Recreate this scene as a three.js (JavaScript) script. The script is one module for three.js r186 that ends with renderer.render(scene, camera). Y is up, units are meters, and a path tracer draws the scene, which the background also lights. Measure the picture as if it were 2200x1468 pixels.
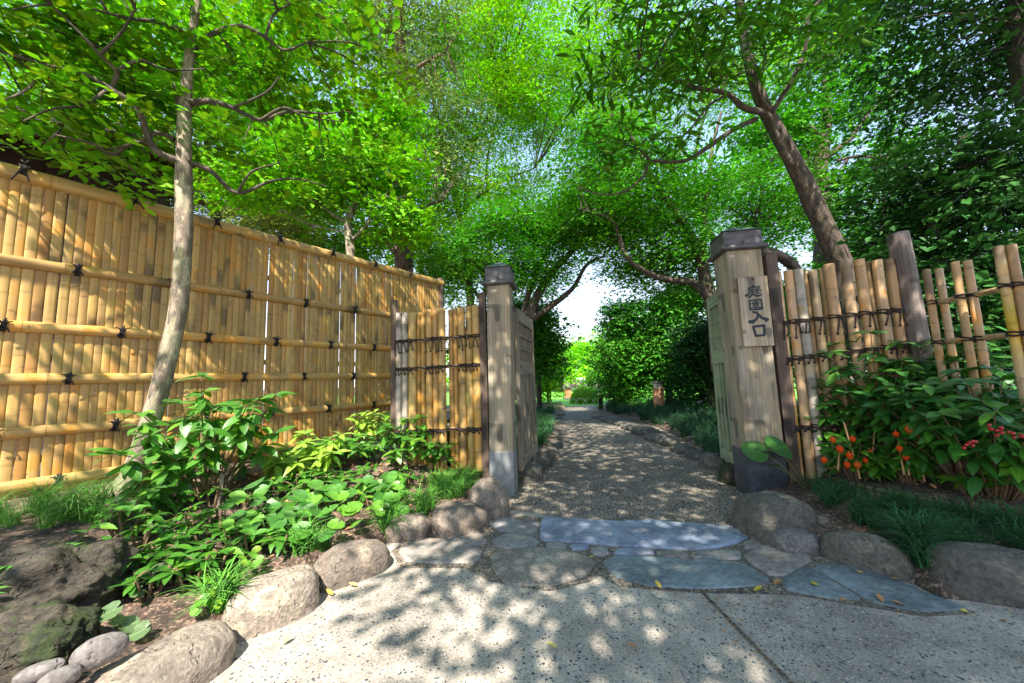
import * as THREE from 'three';
import { mergeGeometries, mergeVertices } from 'three/addons/utils/BufferGeometryUtils.js';
import { RoundedBoxGeometry } from 'three/addons/geometries/RoundedBoxGeometry.js';

// ------------------------------------------------------------------ camera, sky, sun, exposure
const V = (x, y, z) => new THREE.Vector3(x, y, z), rad = THREE.MathUtils.degToRad;
const scene = new THREE.Scene();
const EYE = 1.1, FOCAL = 786, PITCH = rad(6.1), ROLL = rad(-1.8);
const camera = new THREE.PerspectiveCamera(2 * Math.atan(734 / FOCAL) * 180 / Math.PI, 1024 / 683, 0.05, 600);
camera.position.set(0, EYE, 0);
camera.rotation.set(PITCH, 0, ROLL, 'YXZ');
camera.updateMatrixWorld();
const renderer = new THREE.WebGLRenderer({ antialias: true });
renderer.toneMapping = THREE.LinearToneMapping;
renderer.toneMappingExposure = 3.05;
renderer.shadowMap.enabled = true;
const SUN = V(-0.09, 0.777, 0.623).normalize();
{
  const w = 512, h = 256, d = new Float32Array(w * h * 4);
  for (let j = 0; j < h; j++) for (let i = 0; i < w; i++) {
    const el = ((j + 0.5) / h - 0.5) * Math.PI, az = ((i + 0.5) / w - 0.5) * 2 * Math.PI;
    const y = Math.sin(el), k = Math.pow(1 - Math.max(0, y), 4.5);
    const c = Math.cos(az) * Math.cos(el) * SUN.x + y * SUN.y + Math.sin(az) * Math.cos(el) * SUN.z, gl = 0.25 * Math.pow(Math.max(0, c), 6);
    const o = (j * w + i) * 4;
    d[o] = 0.21 + 0.72 * k + gl; d[o + 1] = 0.33 + 0.6 * k + gl; d[o + 2] = 0.55 + 0.4 * k + gl * 0.9; d[o + 3] = 1;
  }
  const t = new THREE.DataTexture(d, w, h, THREE.RGBAFormat, THREE.FloatType);
  t.mapping = THREE.EquirectangularReflectionMapping; t.magFilter = THREE.LinearFilter; t.needsUpdate = true;
  scene.background = t; scene.environment = t;
}
const sun = new THREE.DirectionalLight(new THREE.Color(1, 0.93, 0.84), 5);
sun.position.copy(SUN).multiplyScalar(60);
sun.castShadow = true; sun.shadow.mapSize.set(4096, 4096);
Object.assign(sun.shadow.camera, { left: -25, right: 25, top: 25, bottom: -25, near: 1, far: 140 });
scene.add(sun, sun.target);

// ------------------------------------------------------------------ helpers
const rng = (a) => () => { a = (a + 0x6d2b79f5) | 0; let t = Math.imul(a ^ (a >>> 15), 1 | a); t = (t + Math.imul(t ^ (t >>> 7), 61 | t)) ^ t; return ((t ^ (t >>> 14)) >>> 0) / 4294967296; };
const mix = (a, b, t) => a + (b - a) * t, sstep = (a, b, x) => { const t = Math.min(1, Math.max(0, (x - a) / (b - a))); return t * t * (3 - 2 * t); };
const rot = new THREE.Matrix4().makeRotationFromEuler(camera.rotation);
const ray = (px, py) => V((px - 1100) / FOCAL, -(py - 734) / FOCAL, -1).applyMatrix4(rot);
const gp = (px, py, h = 0) => { const v = ray(px, py), t = (h - EYE) / v.y; return V(v.x * t, h, v.z * t); };          // where that line of sight meets height h
const at = (px, py, d) => { const v = ray(px, py), t = -d / v.z; return V(v.x * t, EYE + v.y * t, v.z * t); };            // the point at that depth
const highAt = (px, py, P) => { const v = ray(px, py); return EYE + v.y * Math.hypot(P.x, P.z) / Math.hypot(v.x, v.z); };
// lattice noise
const hash = (x, y, z) => { let h = Math.imul(x, 374761393) + Math.imul(y, 668265263) + Math.imul(z, 2147483647 ^ 0x5bd1e995); h = Math.imul(h ^ (h >>> 13), 1274126177); return ((h ^ (h >>> 16)) >>> 0) / 4294967296; };
function n3(x, y, z) {
  const i = Math.floor(x), j = Math.floor(y), k = Math.floor(z); let u = x - i, v = y - j, w = z - k;
  u = u * u * (3 - 2 * u); v = v * v * (3 - 2 * v); w = w * w * (3 - 2 * w);
  const a = mix(mix(hash(i, j, k), hash(i + 1, j, k), u), mix(hash(i, j + 1, k), hash(i + 1, j + 1, k), u), v);
  const b = mix(mix(hash(i, j, k + 1), hash(i + 1, j, k + 1), u), mix(hash(i, j + 1, k + 1), hash(i + 1, j + 1, k + 1), u), v);
  return mix(a, b, w) * 2 - 1;
}
const fbm = (x, y, z, o = 4) => { let s = 0, a = 0.5; for (let i = 0; i < o; i++) { s += a * n3(x, y, z); x *= 2.03; y *= 2.03; z *= 2.03; a *= 0.5; } return s; };
function pn(x, y, p, q, s) { // tiles after p, q cells
  const i = Math.floor(x), j = Math.floor(y); let u = x - i, v = y - j; u = u * u * (3 - 2 * u); v = v * v * (3 - 2 * v);
  const m = (a, b) => ((a % b) + b) % b, h = (a, b) => hash(m(a, p), m(b, q), s);
  return mix(mix(h(i, j), h(i + 1, j), u), mix(h(i, j + 1), h(i + 1, j + 1), u), v);
}
const pf = (u, v, p, q, s, o = 4) => { let r = 0, a = 0.5, t = 0; for (let k = 0; k < o; k++) { r += a * pn(u * p, v * q, p, q, s + k); t += a; p *= 2; q *= 2; a *= 0.5; } return r / t; };
function tex(w, h, f, srgb, mx = 1, my = 1) { // f(u, v) -> [r, g, b] or a number
  const d = new Uint8Array(w * h * 4);
  for (let j = 0; j < h; j++) for (let i = 0; i < w; i++) {
    const c = f((i + 0.5) / w, (j + 0.5) / h), o = (j * w + i) * 4;
    for (let k = 0; k < 3; k++) d[o + k] = Math.max(0, Math.min(255, 255 * (c.length ? c[k] : c)));
    d[o + 3] = 255;
  }
  const t = new THREE.DataTexture(d, w, h); t.wrapS = t.wrapT = THREE.RepeatWrapping; t.magFilter = THREE.LinearFilter; t.generateMipmaps = true;
  if (srgb) t.colorSpace = THREE.SRGBColorSpace;
  t.repeat.set(1 / mx, 1 / my); t.needsUpdate = true; return t;
}
const lin = (r, g, b) => new THREE.Color().setRGB(r, g, b);
const M = (c, o = {}) => new THREE.MeshStandardMaterial({ color: lin(...c), roughness: 0.85, side: THREE.DoubleSide, ...o });
const LEAF = (c, o = {}) => new THREE.MeshPhysicalMaterial({ color: lin(...c), roughness: 0.7, transmission: 0.46, thickness: 0, specularIntensity: 0.25, side: THREE.DoubleSide, ...o });

const taken = new Map();
function numbered(n) { const k = taken.get(n) ?? 0; taken.set(n, k + 1); return k ? n + '_' + String(k).padStart(3, '0') : n; }
function shade(o) { o.castShadow = o.receiveShadow = true; return o; }
function thing(name, label, category, p = V(0, 0, 0), turn = 0, group) {
  const o = new THREE.Group(); o.name = numbered(name); o.position.copy(p); o.rotation.y = turn; scene.add(o);
  o.userData = { label, category }; if (group) o.userData.group = group; return o;
}
function part(name, geo, mat, parent, label) { const m = shade(new THREE.Mesh(geo, mat)); m.name = name; parent.add(m); if (label) m.userData.label = label; return m; }
function solo(name, geo, mat, label, category, group) { const m = shade(new THREE.Mesh(geo, mat)); m.name = numbered(name); scene.add(m); m.userData = { label, category }; if (group) m.userData.group = group; return m; }
function struct(name, geo, mat) { const m = shade(new THREE.Mesh(geo, mat)); m.name = name; m.userData = { kind: 'structure' }; scene.add(m); return m; }
const merge = (list) => mergeGeometries(list.map((g) => { const q = g.index ? g.toNonIndexed() : g; for (const k of Object.keys(q.attributes)) if (!['position', 'normal', 'uv'].includes(k)) q.deleteAttribute(k); return q; }));
function geo(pos, idx, uv, col) {
  const g = new THREE.BufferGeometry(); g.setAttribute('position', new THREE.Float32BufferAttribute(pos, 3));
  if (uv) g.setAttribute('uv', new THREE.Float32BufferAttribute(uv, 2)); if (col) g.setAttribute('color', new THREE.Float32BufferAttribute(col, 3));
  g.setIndex(idx); g.computeVertexNormals(); return g;
}
// a tube through points with a radius at each; wobble makes it bark-like
function limb(pts, radii, { seg = 10, per = 8, wob = 0.06, seed = 1, smooth = true } = {}) {
  const curve = smooth && pts.length > 2 ? new THREE.CatmullRomCurve3(pts, false, 'catmullrom', 0.5) : null, n = (pts.length - 1) * (curve ? per : 1), pos = [], uv = [], idx = [];
  let N = null, run = 0, last = null;
  for (let i = 0; i <= n; i++) {
    const t = i / n, f = t * (pts.length - 1), k = Math.min(pts.length - 2, Math.floor(f)), P = curve ? curve.getPoint(t) : pts[k].clone().lerp(pts[k + 1], f - k);
    const T = curve ? curve.getTangent(t) : pts[Math.min(k + 1, pts.length - 1)].clone().sub(pts[k]).normalize(), r = mix(radii[k], radii[k + 1], f - k);
    if (!N) N = Math.abs(T.y) > 0.9 ? V(1, 0, 0) : V(0, 1, 0);
    N.addScaledVector(T, -N.dot(T)).normalize(); const B = T.clone().cross(N);
    if (last) run += P.distanceTo(last); last = P;
    for (let j = 0; j <= seg; j++) {
      const a = (j % seg) / seg * 2 * Math.PI, q = r * (1 + (wob ? wob * (n3(Math.cos(a) * 1.7 + seed, Math.sin(a) * 1.7, run * 3.5 + seed * 3) + 0.5 * n3(Math.cos(a) * 4, Math.sin(a) * 4, run * 12 + seed)) : 0));
      pos.push(P.x + q * (Math.cos(a) * N.x + Math.sin(a) * B.x), P.y + q * (Math.cos(a) * N.y + Math.sin(a) * B.y), P.z + q * (Math.cos(a) * N.z + Math.sin(a) * B.z));
      uv.push(j / seg * Math.max(0.03, 2 * Math.PI * radii[0]), run);
    }
  }
  for (let i = 0; i < n; i++) for (let j = 0; j < seg; j++) { const a = i * (seg + 1) + j, b = a + seg + 1; idx.push(a, a + 1, b, a + 1, b + 1, b); }
  const c0 = pos.length / 3; pos.push(pts[0].x, pts[0].y, pts[0].z, last.x, last.y, last.z); uv.push(0, 0, 0, run);
  for (let j = 0; j < seg; j++) { idx.push(c0, j + 1, j); const a = n * (seg + 1) + j; idx.push(c0 + 1, a, a + 1); }
  return geo(pos, idx, uv);
}
const limbPx = (list, o) => limb(list.map(([x, y, d]) => at(x, y, d)), list.map((e) => e[3]), o);
const box = (w, h, d, x, y, z, r = 0.004) => new RoundedBoxGeometry(w, h, d, 1, Math.min(r, w / 3, h / 3, d / 3)).translate(x, y, z);
function boxUV(g, s = 1) { // texture coordinates in metres: grain along y
  const p = g.attributes.position, n = g.attributes.normal, uv = new Float32Array(p.count * 2);
  for (let i = 0; i < p.count; i++) { const ax = Math.abs(n.getX(i)), az = Math.abs(n.getZ(i)); uv[2 * i] = (ax > az ? p.getZ(i) : p.getX(i)) * s + 0.013; uv[2 * i + 1] = (p.getY(i) + (Math.abs(n.getY(i)) > 0.8 ? p.getZ(i) : 0)) * s; }
  g.setAttribute('uv', new THREE.BufferAttribute(uv, 2)); return g;
}
function boxUVh(g) { // grain along x
  const p = g.attributes.position, n = g.attributes.normal, uv = new Float32Array(p.count * 2);
  for (let i = 0; i < p.count; i++) { uv[2 * i] = Math.abs(n.getY(i)) > 0.7 ? p.getZ(i) : p.getY(i); uv[2 * i + 1] = p.getX(i) + (Math.abs(n.getX(i)) > 0.7 ? p.getZ(i) : 0); }
  g.setAttribute('uv', new THREE.BufferAttribute(uv, 2)); return g;
}

// ------------------------------------------------------------------ textures and materials
const T = {};
T.bamboo = tex(128, 1024, (u, v) => { const s = pf(u, v, 40, 3, 3, 3), b = pf(u, v, 4, 14, 9, 4), k = pf(u, v, 10, 60, 21, 3), q = 0.74 + 0.16 * s + 0.24 * (b - 0.5) - 0.16 * sstep(0.74, 0.9, k) - 0.22 * sstep(0.6, 0.78, pf(u, v, 3, 7, 311, 4)); return [q * 1.0, q * (0.97 - 0.1 * sstep(0.5, 0.8, b)), q * (0.92 - 0.3 * sstep(0.5, 0.8, b))]; }, true, 0.6, 1.9);
T.wood = tex(512, 1024, (u, v) => { const w = pf(u, v, 3, 2, 5, 3), g = pf(u + 0.06 * w, v, 60, 3, 7, 4), c = pf(u, v, 6, 3, 31, 4), cr = sstep(0.72, 0.8, pf(u, v, 90, 4, 77, 2)); const q = 0.74 + 0.26 * (g - 0.5) + 0.34 * (c - 0.5) - 0.12 * cr; const e = pf(u, v, 4, 2, 331, 4) - 0.5, kn = sstep(0.8, 0.9, pn(u * 5, v * 9, 5, 9, 337)); const r = q * (1 - 0.3 * kn); return [r * (1 + 0.08 * e), r * 0.98, r * (0.94 - 0.16 * e)]; }, true, 0.5, 1.2);
T.woodB = tex(512, 1024, (u, v) => 0.5 * pf(u + 0.06 * pf(u, v, 3, 2, 5, 3), v, 60, 3, 7, 4) + 0.5 * (1 - sstep(0.7, 0.8, pf(u, v, 90, 4, 77, 2))), false, 0.5, 1.2);
T.rock = tex(1024, 1024, (u, v) => { const a = pf(u, v, 4, 4, 11, 6), b = pf(u, v, 60, 60, 13, 3), l = sstep(0.56, 0.72, pf(u, v, 9, 9, 17, 5)); const q = 0.58 + 0.4 * (a - 0.5) + 0.3 * (b - 0.5) + 0.12 * l; return [q, q * 0.985, q * (0.96 - 0.03 * l)]; }, true, 0.7, 0.7);
T.rockB = tex(1024, 1024, (u, v) => 0.55 * pf(u, v, 8, 8, 41, 6) + 0.3 * pf(u, v, 70, 70, 43, 3) - 0.6 * sstep(0.66, 0.8, pf(u, v, 26, 26, 47, 3)) + 0.4, false, 0.7, 0.7);
T.bark = tex(512, 512, (u, v) => { const a = pf(u, v, 10, 5, 61, 5), b = pf(u, v, 30, 60, 63, 3), l = sstep(0.55, 0.66, pf(u, v, 5, 6, 67, 4)); const q = 0.55 + 0.5 * (a - 0.5) + 0.3 * (b - 0.5); return [q + 0.14 * l, q * 0.96 + 0.15 * l, q * 0.9 + 0.12 * l]; }, true, 0.3, 0.5);
T.barkS = tex(512, 512, (u, v) => { const a = pf(u, v, 7, 7, 261, 5), b = pf(u, v, 40, 60, 263, 3), l = sstep(0.55, 0.68, pf(u, v, 6, 5, 267, 4)); const d = sstep(0.6, 0.7, pf(u, v, 9, 8, 269, 4)); const q = 0.66 + 0.45 * (a - 0.5) + 0.32 * (b - 0.5) - 0.14 * d; return [q + 0.14 * l, q * 0.98 + 0.17 * l, q * 0.93 + 0.13 * l]; }, true, 0.4, 0.6);
T.barkB = tex(512, 512, (u, v) => 0.6 * pf(u, v, 12, 9, 71, 5) + 0.4 * pf(u, v, 40, 70, 73, 2), false, 0.3, 0.5);
T.soil = tex(1024, 1024, (u, v) => { const a = pf(u, v, 6, 6, 81, 6), b = pf(u, v, 90, 70, 83, 3), c = sstep(0.62, 0.7, pf(u, v, 45, 70, 87, 2)), d = sstep(0.66, 0.72, pf(u, v, 80, 40, 89, 2)); const q = 0.36 + 0.4 * (a - 0.5) + 0.35 * (b - 0.5); return [q + 0.26 * c + 0.06 * d, q * 0.86 + 0.23 * c + 0.03 * d, q * 0.74 + 0.2 * c + 0.02 * d]; }, true, 0.8, 0.8);
T.soilB = tex(512, 512, (u, v) => 0.5 * pf(u, v, 50, 40, 83, 3) + 0.5 * pf(u, v, 12, 12, 81, 4), false, 0.8, 0.8);
T.gravel = tex(1024, 1024, (u, v) => { const a = pf(u, v, 5, 5, 91, 5), b = pn(u * 150, v * 150, 150, 150, 93), c = pn(u * 90, v * 90, 90, 90, 95); const q = 0.42 + 0.25 * (a - 0.5) + 0.34 * (b - 0.5) + 0.3 * (c - 0.5); return [q * 1.02, q * 0.98, q * 0.92]; }, true, 0.9, 0.9);
T.gravelB = tex(1024, 1024, (u, v) => 0.5 * pn(u * 150, v * 150, 150, 150, 93) + 0.5 * pn(u * 90, v * 90, 90, 90, 95), false, 0.9, 0.9);
T.moss = tex(512, 512, (u, v) => { const a = pf(u, v, 6, 6, 101, 5), b = pf(u, v, 60, 60, 103, 3), m = sstep(0.45, 0.62, a); const q = 0.4 + 0.4 * (b - 0.5); return [mix(q * 0.9, q * 0.55, m), mix(q * 0.85, q * 0.75, m), mix(q * 0.75, q * 0.18, m)]; }, true, 0.8, 0.8);
T.slate = tex(1024, 1024, (u, v) => { const a = pf(u, v, 4, 5, 111, 6), b = pf(u, v, 40, 60, 113, 4), r = sstep(0.6, 0.72, pf(u, v, 7, 9, 117, 5)); const q = 0.6 + 0.42 * (a - 0.5) + 0.3 * (b - 0.5); return [q + 0.16 * r, q + 0.1 * r, q + 0.05 * r]; }, true, 0.9, 0.9);
T.slateB = tex(512, 512, (u, v) => 0.6 * pf(u, v, 6, 9, 111, 6) + 0.4 * pf(u, v, 50, 70, 113, 3), false, 0.9, 0.9);
T.leaf = tex(64, 128, (u, v) => { const e = Math.abs(u - 0.5), rib = 1 - sstep(0.015, 0.05, e), side = Math.abs((((v * 9 - e * 5) % 1) + 1) % 1 - 0.5); const q = 0.78 + 0.1 * pf(u, v, 6, 8, 121, 3) + 0.16 * rib + 0.07 * (1 - sstep(0.02, 0.14, side)); return [q, q, q * 0.92]; }, true);
T.lawn = tex(512, 512, (u, v) => { const a = pf(u, v, 5, 5, 131, 5), b = pf(u, v, 80, 80, 133, 2); const q = 0.6 + 0.3 * (a - 0.5) + 0.4 * (b - 0.5); return [q * 0.9, q, q * 0.6]; }, true, 3, 3);
{ // exposed-aggregate concrete: pale mortar with small pebbles pressed into it, 2 m to the tile
  const S = 2048, cv = document.createElement('canvas'), bv = document.createElement('canvas'); cv.width = cv.height = S; bv.width = bv.height = 1024;
  const c = cv.getContext('2d'), b = bv.getContext('2d'), R = rng(77), im = c.createImageData(S, S);
  for (let j = 0; j < S; j++) for (let i = 0; i < S; i++) { const u = i / S, v = j / S, q = 176 + 46 * (pn(u * 6, v * 6, 6, 6, 201) - 0.5) + 34 * (pn(u * 30, v * 30, 30, 30, 203) - 0.5) + 54 * (pn(u * 420, v * 420, 420, 420, 205) - 0.5), o = (j * S + i) * 4; im.data[o] = q; im.data[o + 1] = q * 0.965; im.data[o + 2] = q * 0.91; im.data[o + 3] = 255; }
  c.putImageData(im, 0, 0); b.fillStyle = '#707070'; b.fillRect(0, 0, 1024, 1024);
  for (let k = 0; k < 15000; k++) {
    const x = R() * S, y = R() * S, dark = R(), r = 2.5 + 4.5 * R() * R() + (dark < 0.24 ? 1.2 : 0), a = R() * 3.14, e = 0.55 + 0.4 * R();
    const g = dark < 0.24 ? 58 + 40 * R() : dark < 0.5 ? 115 + 40 * R() : 165 + 55 * R(), t = R();
    c.fillStyle = `rgb(${g * (dark < 0.24 ? 0.93 : 1)},${g * (dark < 0.24 ? 1 : 0.97 - 0.05 * t)},${g * (dark < 0.24 ? 1.12 : 0.93 - 0.12 * t)})`; b.fillStyle = '#d0d0d0';
    for (const dx of [-S, 0, S]) for (const dy of [-S, 0, S]) if (x + dx > -20 && x + dx < S + 20 && y + dy > -20 && y + dy < S + 20) {
      c.beginPath(); c.ellipse(x + dx, y + dy, r, r * e, a, 0, 7); c.fill(); b.beginPath(); b.ellipse((x + dx) / 2, (y + dy) / 2, r * 0.45, r * e * 0.45, a, 0, 7); b.fill();
    }
  }
  for (const [n, k] of [['apron', cv], ['apronB', bv]]) { T[n] = new THREE.CanvasTexture(k); T[n].wrapS = T[n].wrapT = THREE.RepeatWrapping; T[n].repeat.set(0.5, 0.5); }
  T.apron.colorSpace = THREE.SRGBColorSpace;
}
const mat = {
  bamboo: [[0.66, 0.43, 0.13], [0.74, 0.51, 0.18], [0.59, 0.37, 0.105], [0.66, 0.45, 0.15]].map((c) => M(c, { map: T.bamboo, vertexColors: true, roughness: 0.5 })),
  paleBamboo: [[0.74, 0.52, 0.28], [0.8, 0.6, 0.36], [0.7, 0.49, 0.25]].map((c) => M(c, { map: T.bamboo, vertexColors: true, roughness: 0.5 })),
  greyBamboo: M([0.62, 0.56, 0.5], { map: T.bamboo, vertexColors: true, roughness: 0.6 }),
  yellowBamboo: M([0.75, 0.62, 0.05], { map: T.bamboo, vertexColors: true, roughness: 0.45 }),
  oldBamboo: M([0.26, 0.2, 0.13], { map: T.bamboo, vertexColors: true, roughness: 0.8 }),
  cord: M([0.018, 0.015, 0.016], { roughness: 0.95 }), brownCord: M([0.035, 0.025, 0.02], { roughness: 0.95 }),
  post: M([0.54, 0.45, 0.32], { map: T.wood, bumpMap: T.woodB, bumpScale: 0.0006 }), sign: M([0.68, 0.56, 0.41], { map: T.wood, bumpMap: T.woodB, bumpScale: 0.0005 }),
  door: M([0.46, 0.4, 0.3], { map: T.wood, bumpMap: T.woodB, bumpScale: 0.0005 }), greenDoor: M([0.5, 0.6, 0.36], { map: T.wood, bumpMap: T.woodB, bumpScale: 0.0005 }),
  darkPost: M([0.2, 0.14, 0.11], { map: T.wood, bumpMap: T.woodB, bumpScale: 0.002 }), logPost: M([0.34, 0.27, 0.24], { map: T.wood, bumpMap: T.woodB, bumpScale: 0.003 }),
  cap: M([0.24, 0.22, 0.22], { map: T.slate, metalness: 0.25, roughness: 0.5 }), capTop: M([0.2, 0.27, 0.23], { map: T.slate, metalness: 0.2, roughness: 0.6 }), zinc: M([0.24, 0.25, 0.24], { roughness: 0.6, metalness: 0.25 }), slateShoe: M([0.13, 0.15, 0.18], { roughness: 0.7, map: T.rock }), nail: M([0.05, 0.035, 0.03], { roughness: 0.6, metalness: 0.5 }), ink: M([0.018, 0.024, 0.032], { roughness: 0.7 }),
  rock: M([0.66, 0.56, 0.46], { map: T.rock, bumpMap: T.rockB, bumpScale: 0.011 }), rockBrown: M([0.52, 0.43, 0.35], { map: T.rock, bumpMap: T.rockB, bumpScale: 0.011 }), rockDark: M([0.31, 0.29, 0.24], { map: T.rock, bumpMap: T.rockB, bumpScale: 0.011 }), rockGrey: M([0.54, 0.5, 0.48], { map: T.rock, bumpMap: T.rockB, bumpScale: 0.005 }),
  mossRock: M([0.34, 0.31, 0.25], { map: T.moss, bumpMap: T.rockB, bumpScale: 0.012 }),
  blueSlab: M([0.56, 0.66, 0.84], { map: T.slate, bumpMap: T.slateB, bumpScale: 0.003, roughness: 0.5 }), greenSlab: M([0.44, 0.53, 0.56], { map: T.slate, bumpMap: T.slateB, bumpScale: 0.003, roughness: 0.6 }), greySlab: M([0.62, 0.58, 0.54], { map: T.slate, bumpMap: T.slateB, bumpScale: 0.004 }), brownSlab: M([0.62, 0.55, 0.47], { map: T.slate, bumpMap: T.slateB, bumpScale: 0.004 }), paleSlab: M([0.72, 0.66, 0.58], { map: T.rock, bumpMap: T.rockB, bumpScale: 0.003 }),
  apron: M([0.83, 0.79, 0.735], { map: T.apron, bumpMap: T.apronB, bumpScale: 0.002, roughness: 0.8 }), joint: M([0.85, 0.66, 0.5], { map: T.gravel }),
  gravel: M([0.95, 0.86, 0.74], { map: T.gravel, bumpMap: T.gravelB, bumpScale: 0.006 }), soil: M([0.62, 0.56, 0.52], { map: T.soil, bumpMap: T.soilB, bumpScale: 0.012 }), ground: M([0.4, 0.45, 0.3], { map: T.soil }), lawn: M([0.45, 1.0, 0.16], { map: T.lawn }),
  barkGrey: M([0.52, 0.43, 0.34], { map: T.barkS, bumpMap: T.barkB, bumpScale: 0.004 }), barkBrown: M([0.25, 0.2, 0.165], { map: T.bark, bumpMap: T.barkB, bumpScale: 0.01 }), barkRed: M([0.36, 0.24, 0.18], { map: T.bark, bumpMap: T.barkB, bumpScale: 0.012 }), barkDark: M([0.14, 0.11, 0.085], { map: T.bark, bumpMap: T.barkB, bumpScale: 0.008 }),
  eave: M([0.07, 0.04, 0.03], { map: T.wood }), rafter: M([0.13, 0.06, 0.04], { map: T.wood }), roof: M([0.08, 0.08, 0.085]),
};

// ------------------------------------------------------------------ frames of reference: gate and left fence
const GA = rad(9), GO = gp(1101, 1062), gu = V(Math.cos(GA), 0, Math.sin(GA)), gv = V(Math.sin(GA), 0, -Math.cos(GA));
const gate = (u, v, h = 0) => GO.clone().addScaledVector(gu, u).addScaledVector(gv, v).setY(h);
function onGate(px, py, v) { const r = ray(px, py), P = GO.clone().addScaledVector(gv, v), o = V(0, EYE, 0), t = P.sub(o).dot(gv) / r.dot(gv), q = o.addScaledVector(r, t); return [q.clone().sub(GO).dot(gu), q.y]; }
const FA = rad(36.4), fd = V(Math.sin(FA), 0, -Math.cos(FA)), fn = V(Math.cos(FA), 0, Math.sin(FA)), FO = gp(0, 1085, 0.3).setY(0);
// the beds: how far inside its edge a point is
const edgeL = [[200, 1600], [420, 1430], [580, 1300], [750, 1215], [875, 1140], [985, 1112], [1050, 1085], [1092, 1062], [1106, 1050]].map((p) => gp(...p)).concat([gate(0.0, 0.2), gate(0.05, 1.4), V(0.62, 0, -6.2), V(0.95, 0, -7.8), V(1.15, 0, -10.5), V(1.9, 0, -13.5)]);
const edgeR = [V(3.3, 0, -13.4), V(2.75, 0, -11.3), V(3.1, 0, -8), V(2.8, 0, -6), V(2.42, 0, -4.9), gate(2.3, 0.3), gate(2.2, 0.1)].concat([[1618, 1120], [1650, 1168], [1720, 1187], [1800, 1205], [1950, 1245], [2020, 1288], [2230, 1300], [2700, 1330]].map((p) => gp(...p)));
function inside(edge, x, z) { // + on the left of the line as it runs
  let best = 1e9, sgn = 1;
  for (let i = 0; i + 1 < edge.length; i++) {
    const a = edge[i], b = edge[i + 1], dx = b.x - a.x, dz = b.z - a.z, t = Math.max(0, Math.min(1, ((x - a.x) * dx + (z - a.z) * dz) / (dx * dx + dz * dz))), d = Math.hypot(x - a.x - t * dx, z - a.z - t * dz);
    if (d < best - 1e-6) { best = d; sgn = Math.sign(dx * (z - a.z) - dz * (x - a.x)) || 1; }
  }
  return best * -sgn;
}
const bedL = (x, z) => { const d = inside(edgeL, x, z); return d < -0.1 ? -0.08 : (-0.05 + 0.16 * sstep(-0.08, 0.14, d) + 0.22 * sstep(0.1, 1.5, d)) * mix(1, 0.55, sstep(-4.6, -6.5, z)) + 0.025 * fbm(x * 2.3, 3, z * 2.3) + 0.01 * n3(x * 14, 1, z * 14); };
const bedR = (x, z) => { const d = inside(edgeR, x, z); return d < -0.1 ? -0.08 : (-0.05 + 0.15 * sstep(-0.08, 0.14, d) + 0.16 * sstep(0.1, 1.0, d)) * mix(1, 0.6, sstep(-4, -6, z)) + 0.02 * fbm(x * 2.3, 7, z * 2.3) + 0.01 * n3(x * 14, 2, z * 14); };
const bed = (x, z) => Math.max(0, bedL(x, z), bedR(x, z));
function onBed(px, py) { let h = 0.2, P; for (let i = 0; i < 12; i++) { P = gp(px, py, h); h = mix(h, bed(P.x, P.z), 0.6); } return P.setY(bed(P.x, P.z)); }

// ------------------------------------------------------------------ the ground
function sheet(pts, y, uvs = 1) {
  const s = new THREE.Shape(pts.map((p) => new THREE.Vector2(p.x, -p.z))), g = new THREE.ShapeGeometry(s).rotateX(-Math.PI / 2).translate(0, y, 0), p = g.attributes.position, uv = g.attributes.uv;
  for (let i = 0; i < p.count; i++) uv.setXY(i, p.getX(i) * uvs, p.getZ(i) * uvs); return g;
}
function field(x0, x1, z0, z1, n, m, f) {
  const pos = [], uv = [], idx = [];
  for (let j = 0; j <= m; j++) for (let i = 0; i <= n; i++) { const x = mix(x0, x1, i / n), z = mix(z0, z1, j / m); pos.push(x, f(x, z), z); uv.push(x, z); }
  for (let j = 0; j < m; j++) for (let i = 0; i < n; i++) { const a = j * (n + 1) + i; idx.push(a, a + n + 1, a + 1, a + 1, a + n + 1, a + n + 2); }
  return geo(pos, idx, uv);
}
struct('ground', new THREE.PlaneGeometry(500, 500).rotateX(-Math.PI / 2).translate(0, -0.045, 0), mat.ground).geometry.attributes.uv.array.forEach((v, i, a) => { a[i] = v * 300; });
const apron = struct('pavement', sheet([V(-6, 0, 3), gp(200, 1640), gp(380, 1400), gp(580, 1260), gp(760, 1170), gp(900, 1110), gp(1050, 1090), gp(1160, 1105), gp(1330, 1150), gp(1640, 1150), gp(1740, 1190), gp(2000, 1250), gp(2250, 1270), V(6, 0, -1.5), V(8, 0, 3)], 0), mat.apron);
part('joint', (() => { const a = gp(1488, 1252), b = gp(1720, 1490), w = 0.008, d = b.clone().sub(a).normalize(), s = V(d.z, 0, -d.x).multiplyScalar(w); b.addScaledVector(d, 2); return sheet([a.clone().add(s), b.clone().add(s), b.clone().sub(s), a.clone().sub(s)], 0.004); })(), mat.joint, apron);
const pathL = [gp(1030, 1140), gp(1085, 1085), gate(0, 0), gate(0.0, 1.4), V(0.45, 0, -6.2), V(0.8, 0, -7.8), V(1.0, 0, -10.5), V(1.7, 0, -13.9)], pathR = [V(4.2, 0, -14.3), V(3.3, 0, -13.4), V(2.85, 0, -11.3), V(3.2, 0, -8), V(2.95, 0, -6), V(2.55, 0, -4.9), gate(2.4, 0.2), gp(1660, 1190), gp(1400, 1210), gp(1160, 1200)];
struct('gravel_path', sheet([...pathL, V(1.0, 0, -14.4), V(3, 0, -15.2), ...pathR], -0.004), mat.gravel);
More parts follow.
